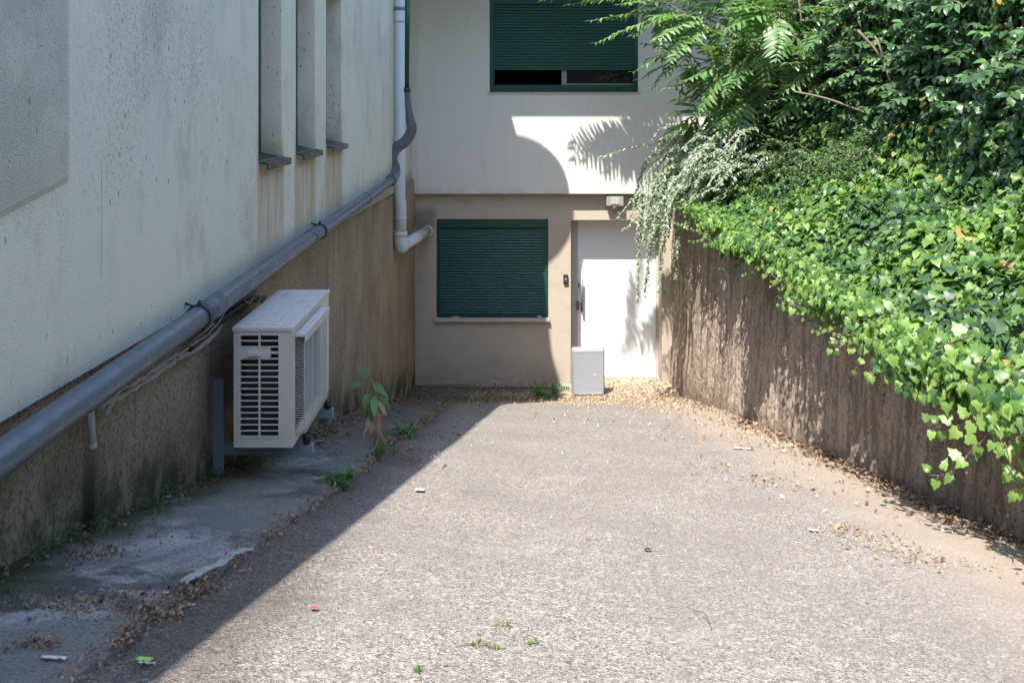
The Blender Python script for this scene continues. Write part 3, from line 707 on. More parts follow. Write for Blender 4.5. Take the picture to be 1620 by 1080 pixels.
# ------------------------------------------------------------------ broad-leaved shrub in the upper right
def region_px(p): return PX + F * p.x / p.y, PY - F * p.z / p.y
bs = thing('shrub', 'dark glossy shrub with broad oval leaves filling the upper right corner above the ivy', 'shrub', (3.4, 6.5, -0.2), 'shrubs on the bank')
L = LB(); SB = MB()
for _ in range(420):
    y = random.uniform(4.2, 9.2); s_ = random.uniform(0.50, 1.0); p, nv, t = bank_pt(y, s_, -0.05)
    qx, qy = region_px(p)
    if qx < 1300 or qx > 1700 or qy > 330 - (1620 - qx) * 0.25 or qy < -80: continue
    d = (nv + Vector((-0.2, random.uniform(-0.9, 0.5), random.uniform(-0.3, 0.8)))).normalized(); ln = random.uniform(0.18, 0.42); pts = [p.copy()]
    for i in range(8):
        p = p + d * ln / 8; d = (d + Vector((0, 0, -0.07))).normalized(); pts.append(p.copy())
    SB.tube(pts, [0.004 - 0.0003 * i for i in range(9)], 5)
    for i in range(1, 9):
        for sd in (-1, 1):
            sv = d.cross(Vector((0, 0, 1))).normalized() * sd
            L.add(pts[i], Vector((-0.3, -0.3, 1)) + rv(0.45), sv + d * 0.6 + Vector((0, 0, -0.45)) + rv(0.2), random.uniform(0.055, 0.085), min(0.96, random.random()))
for _ in range(6000):
    y = random.uniform(3.2, 9.5); s_ = random.uniform(0.48, 1.0); p, nv, t = bank_pt(y, s_, random.uniform(-0.1, 0.1))
    qx, qy = region_px(p)
    if qx < 1310 + 60 * mnoise.noise(p * 2) or qx > 1700 or qy < -80: continue
    L.add(p, nv + rv(0.6) + Vector((0, -0.2, 0.5)), Vector((-0.3, -0.2, -0.8)) + rv(0.6), random.uniform(0.05, 0.08), random.random() if random.random() < 0.995 else 1.0)
L.build('leaves', T_OVAL, M['broad'], bs); SB.build('branches', M['bark'], bs, kind='stuff')

# ------------------------------------------------------------------ small-leaved bush in the middle of the bank
ms_ = thing('shrub', 'bush with very small dull leaves between the feathery tree and the dark shrub', 'shrub', (2.8, 9, -0.4), 'shrubs on the bank')
L = LB(); SB = MB()
for _ in range(900):
    y = random.uniform(7.0, 11.6); s_ = random.uniform(0.30, 1.0); p, nv, t = bank_pt(y, s_, 0.0)
    qx, qy = region_px(p)
    if qx < 1060 or qx > 1400 or qy < -60 or qy > 300: continue
    d = (nv + Vector((-0.1, random.uniform(-0.8, 0.3), random.uniform(-0.5, 0.6)))).normalized(); ln = random.uniform(0.12, 0.34); pts = [p.copy()]
    for i in range(10):
        p = p + d * ln / 10; d = (d + Vector((0, 0, -0.05)) + rv(0.06)).normalized(); pts.append(p.copy())
    SB.tube(pts, 0.0022, 4)
    for i in range(1, 11):
        for q in range(3):
            L.add(pts[i] + rv(0.012), Vector((-0.3, -0.3, 0.8)) + rv(0.7), d * 0.5 + rv(0.8), random.uniform(0.022, 0.036), min(0.95, random.random()) if random.random() < 0.985 else 1)
L.build('leaves', T_OVAL, M['small'], ms_); SB.build('branches', M['bark'], ms_, kind='stuff')

# ------------------------------------------------------------------ silvery drooping shrub at the far end of the wall
sv_ = thing('shrub', 'pale silvery green shrub drooping over the wall corner in front of the white door', 'shrub', (2.4, 10.4, -1.0), 'shrubs on the bank')
L = LB(); SB = MB()
def spray(p, d, ln, steps=26, g=0.05, ls=0.046, r=0.0035):
    p = Vector(p); d = Vector(d).normalized(); pts = [p.copy()]
    for i in range(steps):
        p = p + d * ln / steps; d = (d + Vector((0, 0, -g)) + rv(0.035)).normalized()
        if p.y > 11.75: d.y -= 0.2
        pts.append(p.copy())
    SB.tube(pts, [r * (1 - 0.75 * i / steps) for i in range(steps + 1)], 5)
    for i in range(2, steps + 1):
        for q in range(3):
            sd = rv(1.0); L.add(pts[i] + rv(0.006), Vector((-0.35, -0.5, 0.8)) + rv(0.6), sd * 0.9 + d * 0.7 + Vector((0, 0, -0.5)), ls * random.uniform(0.7, 1.2), random.random())
for _ in range(330):                       # mound on top of the wall
    y = random.uniform(8.9, 11.5); x = wx(y) + random.uniform(-0.02, 0.65); z = random.uniform(-1.0, -0.25)
    spray((x, y, z), (-0.9, random.uniform(-0.7, 0.5), random.uniform(-0.2, 0.75)), random.uniform(0.28, 0.58), 18, 0.10)
for _ in range(38):                        # long hanging shoots
    y = random.uniform(9.6, 11.2); x = wx(y) - random.uniform(0.0, 0.38)
    spray((x + 0.1, y, random.uniform(-1.0, -0.6)), (-0.75, random.uniform(-0.4, 0.3), random.uniform(-0.1, 0.4)), random.uniform(0.6, 1.15), 32, 0.13)
for (a, b, Y) in (((1085, 215), (955, 252), 10.6), ((1090, 240), (990, 345), 10.4), ((1100, 290), (985, 350), 10.2)):
    A, B = atY(*a, Y), atY(*b, Y - 0.2); spray(A, (B - A) + Vector((0, 0, 0.15)), (B - A).length * 1.05, 30, 0.012)
for (a, ln) in (((1040, 330), 1.05), ((1060, 340), 0.9), ((1030, 350), 0.75), ((1015, 360), 0.9), ((1075, 345), 0.7), ((1050, 320), 1.1)):
    spray(atY(*a, 10.5), (-0.15, 0, -1), ln, 34, 0.02)
L.build('leaves', T_SLIM, M['silver'], sv_); SB.build('branches', M['stem'], sv_, kind='stuff')

# ------------------------------------------------------------------ feathery tree (pinnate fronds)
tr = thing('tree', 'light green tree with long feathery fronds leaning across the upper window', 'tree', (2.9, 9.6, -0.6))
L = LB(); SB = MB()
def frond(p, d, ln, g=0.035, n_=None, ls=0.15, tone=0.5):
    p = Vector(p); d = Vector(d).normalized(); n_ = n_ or int(ln / 0.056); pts = [p.copy()]; ds = [d.copy()]
    for i in range(n_):
        p = p + d * ln / n_; d = (d + Vector((0, 0, -g))).normalized(); pts.append(p.copy()); ds.append(d.copy())
    SB.tube(pts, [0.0045 * (1 - 0.7 * i / n_) for i in range(n_ + 1)], 5)
    for i in range(2, n_ + 1):
        f = i / n_; dd = ds[i]; side = dd.cross(Vector((0, 0, 1)))
        side = side.normalized() if side.length > 0.05 else Vector((0, 1, 0)); up = side.cross(dd).normalized()
        if up.z < 0: up = -up
        size = ls * (0.55 + 0.75 * math.sin(math.pi * min(1, 0.15 + 0.8 * f))) * (1.0 if f < 0.9 else 0.75)
        for sg_ in (-1, 1):
            dr_ = side * sg_ + dd * 0.35 - up * 0.25 + Vector((0, 0, -0.42)) + rv(0.07)
            L.add(pts[i], up + side * sg_ * -0.1 + rv(0.15), dr_, size * random.uniform(0.9, 1.08), min(1, max(0, tone + random.uniform(-0.35, 0.35))))
    L.add(pts[-1], Vector((0, 0, 1)), ds[-1], ls * 0.8, tone)
def whorl(px, py, Y, k, l0, l1, a0=0, a1=360, tilt=0.25, tone=0.5):
    c = atY(px, py, Y)
    for i in range(k):
        a = R(a0 + (a1 - a0) * (i + random.uniform(-0.25, 0.25)) / k)
        d = Vector((math.cos(a), random.uniform(-0.65, 0.25), math.sin(a) * 0.85 + tilt))
        frond(c + rv(0.03), d, random.uniform(l0, l1), random.uniform(0.015, 0.05), tone=tone + random.uniform(-0.2, 0.3))
    return c
cs = [whorl(1190, 88, 9.2, 12, 0.45, 0.75), whorl(1120, 30, 9.5, 12, 0.5, 0.8), whorl(1230, 20, 8.8, 10, 0.45, 0.75),
      whorl(1140, 140, 9.6, 10, 0.4, 0.7, 130, 400), whorl(1060, 8, 9.9, 8, 0.5, 0.8, 120, 300), whorl(1290, 110, 8.6, 8, 0.35, 0.6),
      whorl(1180, 150, 9.3, 8, 0.3, 0.55, 150, 380), whorl(1090, 90, 9.8, 9, 0.4, 0.65, 100, 300), whorl(1110, 175, 9.9, 7, 0.3, 0.5, 140, 340),
      whorl(1340, 20, 8.2, 8, 0.4, 0.6), whorl(1160, -10, 9.4, 9, 0.5, 0.75), whorl(1210, 60, 9.0, 9, 0.4, 0.65), whorl(1150, 110, 9.3, 10, 0.4, 0.6), whorl(1270, 150, 8.8, 6, 0.3, 0.5, 100, 300)]
# fronds reaching out to the left in front of the window
for (a, b, Y) in (((1075, 18), (940, 34), 9.9), ((1070, 20), (948, 70), 9.7), ((1090, 5), (1010, 62), 9.6), ((980, -30), (868, 4), 9.9), ((1100, 60), (1010, 118), 9.7), ((1060, -5), (905, 4), 10.0), ((1120, 95), (1066, 140), 9.7)):
    A, B = atY(*a, Y), atY(*b, Y); frond(A, (B - A) + Vector((0, 0, 0.10)), (B - A).length * 1.02, 0.012, tone=0.55)
# the crown above the picture, which throws its shade on the facade and the door
def shade_frond(pa, pb, Yt, t, dy=0.0, g=0.01):
    A = atY(*pa, Yt) - LD * t; B = atY(*pb, Yt) - LD * (t + dy); frond(A, B - A, (B - A).length, g)
shade_frond((1075, 200), (906, 232), YU, 2.25, 0.05); shade_frond((1080, 235), (912, 205), YU, 2.35, 0.0); shade_frond((1070, 255), (930, 240), YU, 2.2, 0.0)
shade_frond((1090, 220), (960, 262), YU, 2.3, 0.0); shade_frond((1090, 180), (985, 200), YU, 2.5, 0.0); shade_frond((1060, 222), (908, 218), YU, 2.3, 0.0); shade_frond((1095, 262), (1000, 272), YU, 2.2, 0.0)
shade_frond((1020, 400), (992, 560), YD, 4.9, 0.0, 0.0); shade_frond((1003, 425), (990, 552), YD, 4.83, 0.0, 0.0); shade_frond((1050, 485), (1030, 535), YD, 4.9)
for q in range(3):
    whorl(random.uniform(1130, 1350), random.uniform(-330, -120), random.uniform(8.3, 10.2), 7, 0.5, 0.8)
L.build('crown', T_LEAFLET, M['heaven'], tr); SB.build('leaf_stalks', M['stem'], tr, kind='stuff')
m = MB(); base = bank_pt(8.8, 0.40, -0.1)[0]
fork = atY(1280, 120, 8.9)
m.tube(smooth_path([base, (base + fork) / 2 + Vector((0.05, 0, 0.1)), fork], 6), 0.022, 8)
for c in cs:
    mid = (fork + c) / 2 + Vector((0.06, 0, -0.04)); pp = smooth_path([fork, mid, c], 6); m.tube(pp, [0.012 - 0.007 * i / len(pp) for i in range(len(pp))], 7)
top = atY(1200, -200, 9.2); m.tube(smooth_path([fork, (fork + top) / 2 + Vector((0.1, 0, 0)), top], 5), 0.013, 8)
far = atY(960, -110, 10.1); m.tube(smooth_path([top, (top + far) / 2 + Vector((0, 0, 0.08)), far], 5), 0.008, 7)
m.build('trunk', M['bark'], tr)
m = MB()
m.tube(smooth_path([atY(1256, 145, 8.0), atY(1310, 157, 7.9), atY(1376, 181, 7.7)], 5), 0.010, 7)
m.build('dead_branch', M['bark'], None, label='thin bare brown branch lying level across the bank foliage', cat='branch', group='bare dead branches in the bank foliage')
m = MB()
m.tube(smooth_path([atY(1357, 48, 7.3), atY(1393, 90, 7.25), atY(1410, 132, 7.2)], 5), 0.011, 7); m.tube(smooth_path([atY(1384, 58, 7.25), atY(1392, 75, 7.2), atY(1397, 95, 7.22)], 4), 0.008, 7)
m.build('dead_branch', M['bark'], None, label='forked bare brown branch slanting down among the dark broad leaves', cat='branch', group='bare dead branches in the bank foliage')

# ------------------------------------------------------------------ pipes
gp = thing('drainpipe', 'thick grey plastic drainpipe running along the left wall and bending up at the corner', 'pipe', (-1.15, 5, -0.8))
def pz(y): return -0.816 + 0.0081 * y
rp = 0.0415
m = MB(); m.tube([(-1.15, y, pz(y)) for y in np.linspace(-5, 8.85, 30)], rp, 28)
m.build('pipe_run', M['grey_pipe'], gp)
def collar(m, a, b, r, seg=28): m.tube([a, b], r, seg)
for y, ly in ((3.32, 0.17), (5.10, 0.12), (7.1, 0.07)):
    m = MB(); m.tube([(-1.15, y, pz(y)), (-1.15, y + ly, pz(y))], rp + 0.003, 28); m.build('coupling', M['grey_pipe'], gp)
for y, mt in ((3.27, 'zinc'), (5.36, 'black')):
    m = MB(); m.tube([(-1.15, y, pz(y)), (-1.15, y + 0.022, pz(y))], rp + 0.007, 28)
    m.tube([(-1.16, y + 0.01, pz(y) + rp - 0.004), (-1.205, y + 0.01, pz(y) + rp + 0.012)], 0.005, 8); m.tube([(-1.15, y + 0.01, pz(y) + rp + 0.004), (-1.145, y + 0.01, pz(y) + rp + 0.022)], 0.007, 6)
    m.build('clamp', M[mt], gp)
ys_ = 9.15
el = [Vector((-1.15, 8.6, pz(8.6))), atY(622, 281, 8.95)] + [atY(a, b, ys_) for a, b in ((625, 268), (620, 250), (628, 234), (642, 223), (651, 206), (648, 185), (645, 162), (644, 140))]
pp = smooth_path(el, 7); kk = len(pp)
m = MB(); m.tube(pp, [0.056 if i < kk * 0.62 else 0.056 - 0.028 * sstep(kk * 0.62, kk - 6, i) for i in range(kk)], 22)
m.build('elbow', M['grey_pipe'], gp)
m = MB(); m.tube([atY(644, 146, ys_), atY(644, 139, ys_)], 0.034, 18); m.tube([atY(644, 141, ys_), atY(644.5, -60, ys_)], 0.024, 16)
m.build('riser', M['green_frame'], gp, label='thin green vertical section above the bend')
wp = thing('downpipe', 'white vertical downpipe in the corner ending in an elbow through the back wall', 'pipe', (-1.2, 10.0, -1.6))
m = MB(); xw_ = -1.205; yv = 9.75
m.tube([(xw_, yv, 1.7), (xw_, yv, -1.02), (xw_ + 0.012, yv, -1.12), (xw_ + 0.012, yv, -1.46)], 0.064, 26)
m.build('pipe_run', M['white_pipe'], wp)
m = MB(); xz = xw_ + 0.012
A = Vector((xz, yv, -1.44)); Bq = Vector((xz, yv, -1.54)); E = Vector((bx(678), YL, bz(365)))
Cc = Bq + (E - Bq).normalized() * 0.14 + Vector((0, 0, -0.03))
m.tube(smooth_path([A, A + Vector((0, 0, -0.06)), Bq + Vector((0.008, 0.02, -0.035)), Cc], 8), 0.071, 26)
m.build('elbow', M['white_pipe'], wp)
m = MB(); m.tube([Cc - (E - Cc).normalized() * 0.02, E + Vector((0, 0.05, 0))], 0.062, 24); m.build('outlet', M['white_pipe'], wp)
dd = (E - Cc).normalized()
for a_, b_, q_ in ((Vector((xw_, yv, 0.93)), Vector((xw_, yv, 0.90)), 0.068), (Vector((xz, yv, -1.24)), Vector((xz, yv, -1.27)), 0.068), (A + Vector((0, 0, 0.04)), A + Vector((0, 0, -0.01)), 0.077), (Cc, Cc + dd * 0.05, 0.077), (Cc + dd * 0.95, Cc + dd * 1.02, 0.070), (E - dd * 0.14, E - dd * 0.04, 0.075)):
    MB().tube([a_, b_], q_, 26).build('collar', M['white_pipe'], wp)
for za in (1.05, -0.42):
    m = MB(); m.box(-1.31, xw_ - 0.05, yv - 0.03, yv + 0.03, za - 0.03, za + 0.03); m.tube([(xw_, yv, za - 0.018), (xw_, yv, za + 0.018)], 0.069, 26); m.build('clamp', M['steel'], wp)
# stub pipe
sp_ = MB(); sp_.tube([onX(142, 640, -1.225), onX(146, 707, -1.225)], 0.0115, 12); sp_.tube([onX(145, 700, -1.225), onX(146, 708, -1.225)], 0.014, 12)
sp_.build('overflow_pipe', M['door_frame'], None, label='short thin pipe stub pointing down below the grey drainpipe at the left', cat='pipe')
# insulated lines from the air conditioner
ins = thing('refrigerant_line', 'ragged insulated pipe bundle under the grey drainpipe leading to the air conditioner', 'pipe', (-1.22, 3.5, -0.95))
def line(px, rad, mat, nm, X=-1.215, wob=0.004, ss=8, rough=0.25):
    pp = smooth_path([onX(a, b, X) for a, b in px], 9); k = len(pp); m = MB()
    pp = [p + Vector((0, mnoise.noise(p * 30) * wob, mnoise.noise(p * 26 + Vector((5, 5, 5))) * wob)) for p in pp]
    m.tube(pp, [rad * (1 + rough * mnoise.noise(p * 60)) for p in pp], ss); return m.build(nm, mat, ins)
line([(163, 652), (185, 630), (215, 612), (250, 590), (285, 565), (320, 545), (345, 520), (352, 502)], 0.0105, M['foam'], 'insulation', ss=10, wob=0.01, rough=0.7)
line([(158, 648), (190, 618), (225, 598), (262, 572), (300, 548), (338, 512)], 0.0075, M['foam'], 'insulation', X=-1.205, ss=8, wob=0.01, rough=0.8)
line([(300, 552), (325, 530), (352, 505), (378, 486), (402, 474), (425, 480)], 0.012, M['black'], 'pipe', X=-1.20)
line([(310, 545), (332, 520), (356, 498), (380, 480), (398, 472), (420, 470)], 0.009, M['black'], 'pipe', X=-1.225)
line([(386, 474), (394, 480), (402, 470), (408, 478), (412, 470)], 0.004, M['foam'], 'tape', X=-1.19)
line([(300, 548), (330, 527), (352, 500), (350, 490), (330, 505)], 0.004, M['foam'], 'tape', X=-1.19)

# ------------------------------------------------------------------ air conditioner
ac = thing('air_conditioner', 'aged white air conditioner with side slots and wire fan grille on the left wall', 'air conditioner', (-1.0, 4.0, -1.415))
X0, X1, Y0, Y1, Z0, Z1 = -1.135, -0.892, 3.65, 4.38, -1.415, -0.935
m = MB(); t_ = 0.02
# the near end is a frame of bars around dark slots
ex0, ex1, ez0, ez1 = X0 + 0.022, X1 - 0.052, Z0 + 0.045, Z1 - 0.015
m.box(X0, ex0, Y0, Y0 + t_, Z0, Z1); m.box(ex1, X1, Y0, Y0 + t_, Z0, Z1); m.box(ex0, ex1, Y0, Y0 + t_, Z0, ez0); m.box(ex0, ex1, Y0, Y0 + t_, ez1, Z1)
m.box(X0, X1 - 0.0, Y1 - t_, Y1, Z0, Z1); m.box(X0, X0 + 0.004, Y0 + t_, Y1 - t_, Z0, Z1); m.box(X0, X1, Y0 + t_, Y1 - t_, Z0, Z0 + 0.01)
# front plate with round-cornered fan opening kept as frame
fy0, fy1, fz0, fz1 = Y0 + 0.045, Y0 + 0.53, Z0 + 0.05, Z1 - 0.045
m.box(X1 - t_, X1, Y0 + t_, fy0, Z0 + 0.01, Z1); m.box(X1 - t_, X1, fy1, Y1 - t_, Z0 + 0.01, Z1); m.box(X1 - t_, X1, fy0, fy1, Z0 + 0.01, fz0); m.box(X1 - t_, X1, fy0, fy1, fz1, Z1)
m.build('casing', M['ac'], ac)
MB().box(X0 + 0.03, X1 - 0.03, Y0 + 0.05, Y1 - 0.03, Z0 + 0.02, Z1 - 0.01).build('radiator_coil', M['coil'], ac)
m = MB(); nrow = 17; ph = (ez1 - ez0) / nrow; xm = (ex0 + ex1) / 2; yb = Y0 - 0.003
for i in range(nrow + 1):
    z = ez0 + i * ph
    if i == 14: continue
    m.box(ex0 - 0.002, ex1 + 0.002, yb, Y0 + 0.004, z - 0.0022, z + 0.0022)
for i in range(nrow):
    if i in (13, 14): continue
    m.box(xm - 0.004, xm + 0.004, yb + 0.001, Y0 + 0.004, ez0 + i * ph + 0.003, ez0 + (i + 1) * ph - 0.003)
m.box(ex0 - 0.004, ex0 + 0.006, yb + 0.0005, Y0 + 0.015, ez0, ez1); m.box(ex1 - 0.006, ex1 + 0.004, yb + 0.0005, Y0 + 0.015, ez0, ez1)
za, zb_ = ez0 + 13 * ph, ez0 + 15 * ph
m.box(ex0 + 0.006, ex1 - 0.040, yb + 0.0007, Y0 + 0.015, za + 0.0035, zb_ - 0.0035); m.box(ex1 - 0.040, ex1 - 0.006, yb + 0.0007, Y0 + 0.015, (za + zb_) / 2 - 0.004, (za + zb_) / 2 + 0.004)
m.build('side_grille', M['ac'], ac)
MB().box(ex0 + 0.040, ex1 - 0.080, Y0 - 0.022, Y0 - 0.003, za + 0.014, zb_ - 0.014, 0.004).build('side_handle', M['ac'], ac)
m = MB(); m.box(X0 - 0.006, X1 + 0.006, Y0 - 0.006, Y1 + 0.006, Z1 - 0.002, Z1 + 0.018, 0.005)
for i in range(4):
    xx = X0 + 0.035 + i * 0.052; m.box(xx, xx + 0.030, Y0 + 0.03, Y1 - 0.03, Z1 + 0.018, Z1 + 0.0205)
m.build('top_cover', M['ac_top'], ac)
MB().box(X1 - 0.016, X1 - 0.012, fy0 + 0.001, fy1 - 0.001, fz0 + 0.001, fz1 - 0.001).build('dark_backing', M['dark'], ac)  # dark sheet behind the guard, standing in for the shaded inside
# fan guard: a shallow cage of wires standing off the front
m = MB(); gx = X1 + 0.038; k = 42
for i in range(k + 1):
    z = fz0 - 0.01 + (fz1 - fz0 + 0.02) * i / k
    m.tube([(X1 - 0.002, fy0 - 0.004, z), (gx, fy0 + 0.012, z), (gx, fy1 - 0.012, z), (X1 - 0.002, fy1 + 0.004, z)], 0.0018, 5)
for i in range(4):
    y = fy0 + 0.012 + (fy1 - fy0 - 0.024) * i / 3
    m.tube([(X1, y, fz0 - 0.012), (gx - 0.003, y, fz0 - 0.008), (gx - 0.003, y, fz1 + 0.008), (X1, y, fz1 + 0.012)], 0.0015, 5)
m.build('fan_guard', M['ac'], ac)
m = MB()
yc_, zc_ = (fy0 + fy1) / 2, (fz0 + fz1) / 2
for b in range(3):
    a0 = b * 2.094
    for j in range(6):
        aa = a0 + j * 0.2; ab = a0 + (j + 1) * 0.2
        for r0, r1 in ((0.03, 0.10), (0.10, 0.18)):
            m.quad((X1 - 0.010 + j * 0.0008, yc_ + r0 * math.cos(aa), zc_ + r0 * math.sin(aa)), (X1 - 0.010 + j * 0.0008, yc_ + r1 * math.cos(aa), zc_ + r1 * math.sin(aa)),
                   (X1 - 0.0095 + j * 0.0008, yc_ + r1 * math.cos(ab), zc_ + r1 * math.sin(ab)), (X1 - 0.0095 + j * 0.0008, yc_ + r0 * math.cos(ab), zc_ + r0 * math.sin(ab)), True)
m.tube([(X1 - 0.011, yc_, zc_), (X1 + 0.004, yc_, zc_)], 0.036, 18)
m.build('fan', M['dark'], ac)
m = MB(); m.box(X1 + 0.001, gx + 0.006, fy0 - 0.012, fy1 + 0.012, fz1 + 0.012, fz1 + 0.022); m.quad((gx + 0.006, fy0 - 0.012, fz1 + 0.012), (gx + 0.006, fy1 + 0.012, fz1 + 0.012), (gx + 0.004, fy1 + 0.012, fz1 - 0.015), (gx + 0.004, fy0 - 0.012, fz1 - 0.015))
m.build('guard_hood', M['ac_top'], ac)
MB().box(X1 + 0.0005, X1 + 0.003, fy1 + 0.03, Y1 - 0.03, Z1 - 0.10, Z1 - 0.07).build('badge', M['ac_top'], ac)
m = MB(); m.box(X1 - 0.002, X1 + 0.007, Y1 - 0.11, Y1 - 0.03, Z0 + 0.10, Z0 + 0.30, 0.003); m.build('valve_cover', M['ac'], ac)
for yy in (3.82, 4.26):
    for xx in (X0 + 0.04, X1 + 0.02): MB().tube([(xx, yy, Z0 - 0.048), (xx, yy, Z0 - 0.002)], 0.017, 12).build('rubber_foot', M['black'], ac)
br = thing('wall_bracket', 'blue grey steel wall bracket carrying the air conditioner', 'bracket', (-1.27, 3.8, -1.46))
for yy in (3.82, 4.26):
    m = MB(); m.box(-1.27, -1.225, yy - 0.02, yy - 0.016, -1.60, -1.18); m.box(-1.27, -1.258, yy - 0.016, yy + 0.02, -1.60, -1.18); m.build('upright', M['steel'], br)
    m = MB(); m.box(-1.224, -0.845, yy - 0.018, yy - 0.014, Z0 - 0.090, Z0 - 0.048); m.box(-1.224, -0.845, yy - 0.014, yy + 0.018, Z0 - 0.052, Z0 - 0.048)
    m.box(-0.850, -0.845, yy - 0.0135, yy + 0.018, Z0 - 0.090, Z0 - 0.0525); m.build('arm', M['steel'], br)

# ------------------------------------------------------------------ grey plastic tub lying with its bottom towards us
g0 = grd(930, 626); yf = g0.y
tb = thing('plastic_tub', 'grey plastic tub tipped on its side in front of the white door, bottom facing out', 'tub', (g0.x, yf, g0.z))
def rrect(cx, cz, w_, h_, r_, y, k=6):
    P = []
    for (sx, sz, a0) in ((1, 1, 0), (-1, 1, 90), (-1, -1, 180), (1, -1, 270)):
        for i in range(k + 1):
            a = R(a0 + 90 * i / k); P.append((cx + sx * (w_ / 2 - r_) + r_ * math.cos(a), y, cz + sz * (h_ / 2 - r_) + r_ * math.sin(a)))
    return P
w_, h_ = 0.392, 0.572; cx = g0.x + 0.010; cz = gz(cx, yf + 0.1) + 0.008 + 0.297; dep = 0.10
rings_ = [rrect(cx, cz, w_ - 0.03, h_ - 0.03, 0.02, yf - 0.004), rrect(cx, cz, w_ - 0.010, h_ - 0.010, 0.022, yf), rrect(cx, cz, w_, h_, 0.025, yf + 0.007), rrect(cx, cz, w_ + 0.012, h_ + 0.006, 0.036, yf + dep),
          rrect(cx, cz, w_ + 0.035, h_ + 0.02, 0.04, yf + dep + 0.001), rrect(cx, cz, w_ + 0.035, h_ + 0.02, 0.04, yf + dep + 0.03), rrect(cx, cz, w_ + 0.03, h_ + 0.01, 0.04, yf + dep + 0.03), rrect(cx, cz, w_ - 0.01, h_ - 0.01, 0.035, yf + 0.02)]
m = MB(); kk = len(rings_[0])
for rg in rings_: m.v += rg
for i in range(1, len(rings_) - 1):
    for j in range(kk):
        a = i * kk + j; b = i * kk + (j + 1) % kk; m.f.append((a, b, b + kk, a + kk)); m.sm.append(True)
m.f.append(tuple(range(7 * kk, 8 * kk))); m.sm.append(False)
m.build('body', M['tub'], tb)
m = MB(); m.v += rings_[0] + rings_[1]
for j in range(kk): m.f.append((j, (j + 1) % kk, kk + (j + 1) % kk, kk + j)); m.sm.append(True)
m.v += rrect(cx, cz, w_ - 0.06, h_ - 0.06, 0.02, yf - 0.004) + rrect(cx, cz, w_ - 0.065, h_ - 0.065, 0.02, yf - 0.002)
for j in range(kk):
    q = (j + 1) % kk; m.f.append((j, q, 2 * kk + q, 2 * kk + j)); m.sm.append(False); m.f.append((2 * kk + j, 2 * kk + q, 3 * kk + q, 3 * kk + j)); m.sm.append(False)
m.f.append(tuple(range(3 * kk, 4 * kk))); m.sm.append(False)
m.build('bottom_panel', M['tub_bottom'], tb)
m = MB(); m.box(cx + 0.075, cx + 0.088, yf - 0.008, yf - 0.004, cz - 0.05, cz - 0.01); m.box(cx + 0.062, cx + 0.082, yf - 0.008, yf - 0.0045, cz - 0.03, cz - 0.018); m.build('sticker', M['paper'], tb)

# ------------------------------------------------------------------ weeds
def weed_leaf(L, p, d, size, t=0.5, up=None): L.add(p, (up or Vector((0, -0.3, 1))) + rv(0.25), d, size, t)
b = grd(601, 728)
wd = thing('weed', 'tall weed with green leaves on top and withered brown leaves along the stem', 'weed', b, 'weeds growing in the ramp and at the walls')
s0 = [b + Vector(v) for v in ((0, 0, 0), (0.004, 0, 0.12), (-0.012, 0, 0.28), (-0.03, 0, 0.42), (-0.045, 0, 0.50), (-0.055, -0.005, 0.54))]
k = b.y / F
tipz = -(600 - PY) * k - b.z
sc = tipz / 0.54; s0 = [b + (p - b) * sc for p in s0]
MB().tube(smooth_path(s0, 4), 0.006, 7).build('stem', M['stem'], wd)
L = LB(); top = s0[-2]
for (a, bq, sz) in (((577, 603), (556, 607), 0.12), ((582, 622), (578, 645), 0.13), ((592, 625), (592, 652), 0.13), ((600, 615), (612, 636), 0.14), ((590, 605), (603, 617), 0.11), ((583, 598), (578, 585), 0.06), ((588, 640), (587, 652), 0.09)):
    A = atY(*a, b.y - 0.02); B = atY(*bq, b.y - 0.07); L.add(A, Vector((0.1, -0.75, 0.55)) + rv(0.2), B - A, max(0.085, (B - A).length * 1.35), random.uniform(0.2, 0.9))
for (a, bq) in (((598, 700), (606, 724)), ((603, 695), (596, 722)), ((606, 700), (611, 722)), ((600, 705), (590, 726)), ((604, 690), (615, 684))):
    A = atY(*a, b.y - 0.01); B = atY(*bq, b.y - 0.05); L.add(A, Vector((random.uniform(-.8, .8), -0.8, 0.4)), B - A, max(0.05, (B - A).length * 0.9), random.uniform(0.2, 0.7))
L.build('leaves', T_SLIM, M['weed'], wd)
L = LB()
for (a, bq) in (((588, 640), (576, 662)), ((590, 645), (582, 672)), ((592, 650), (590, 682)), ((595, 648), (598, 676)), ((596, 655), (600, 688)), ((585, 668), (583, 690)), ((592, 672), (596, 694)), ((597, 632), (609, 648)), ((590, 690), (584, 702)), ((583, 655), (576, 664))):
    A = atY(*a, b.y - 0.015); B = atY(*bq, b.y - 0.03); L.add(A, Vector((random.uniform(-0.6, 0.6), -0.8, 0.1)), B - A, (B - A).length * 1.8, random.uniform(0.4, 1.0))
L.build('withered_leaves', T_LANCE, M['dead'], wd)

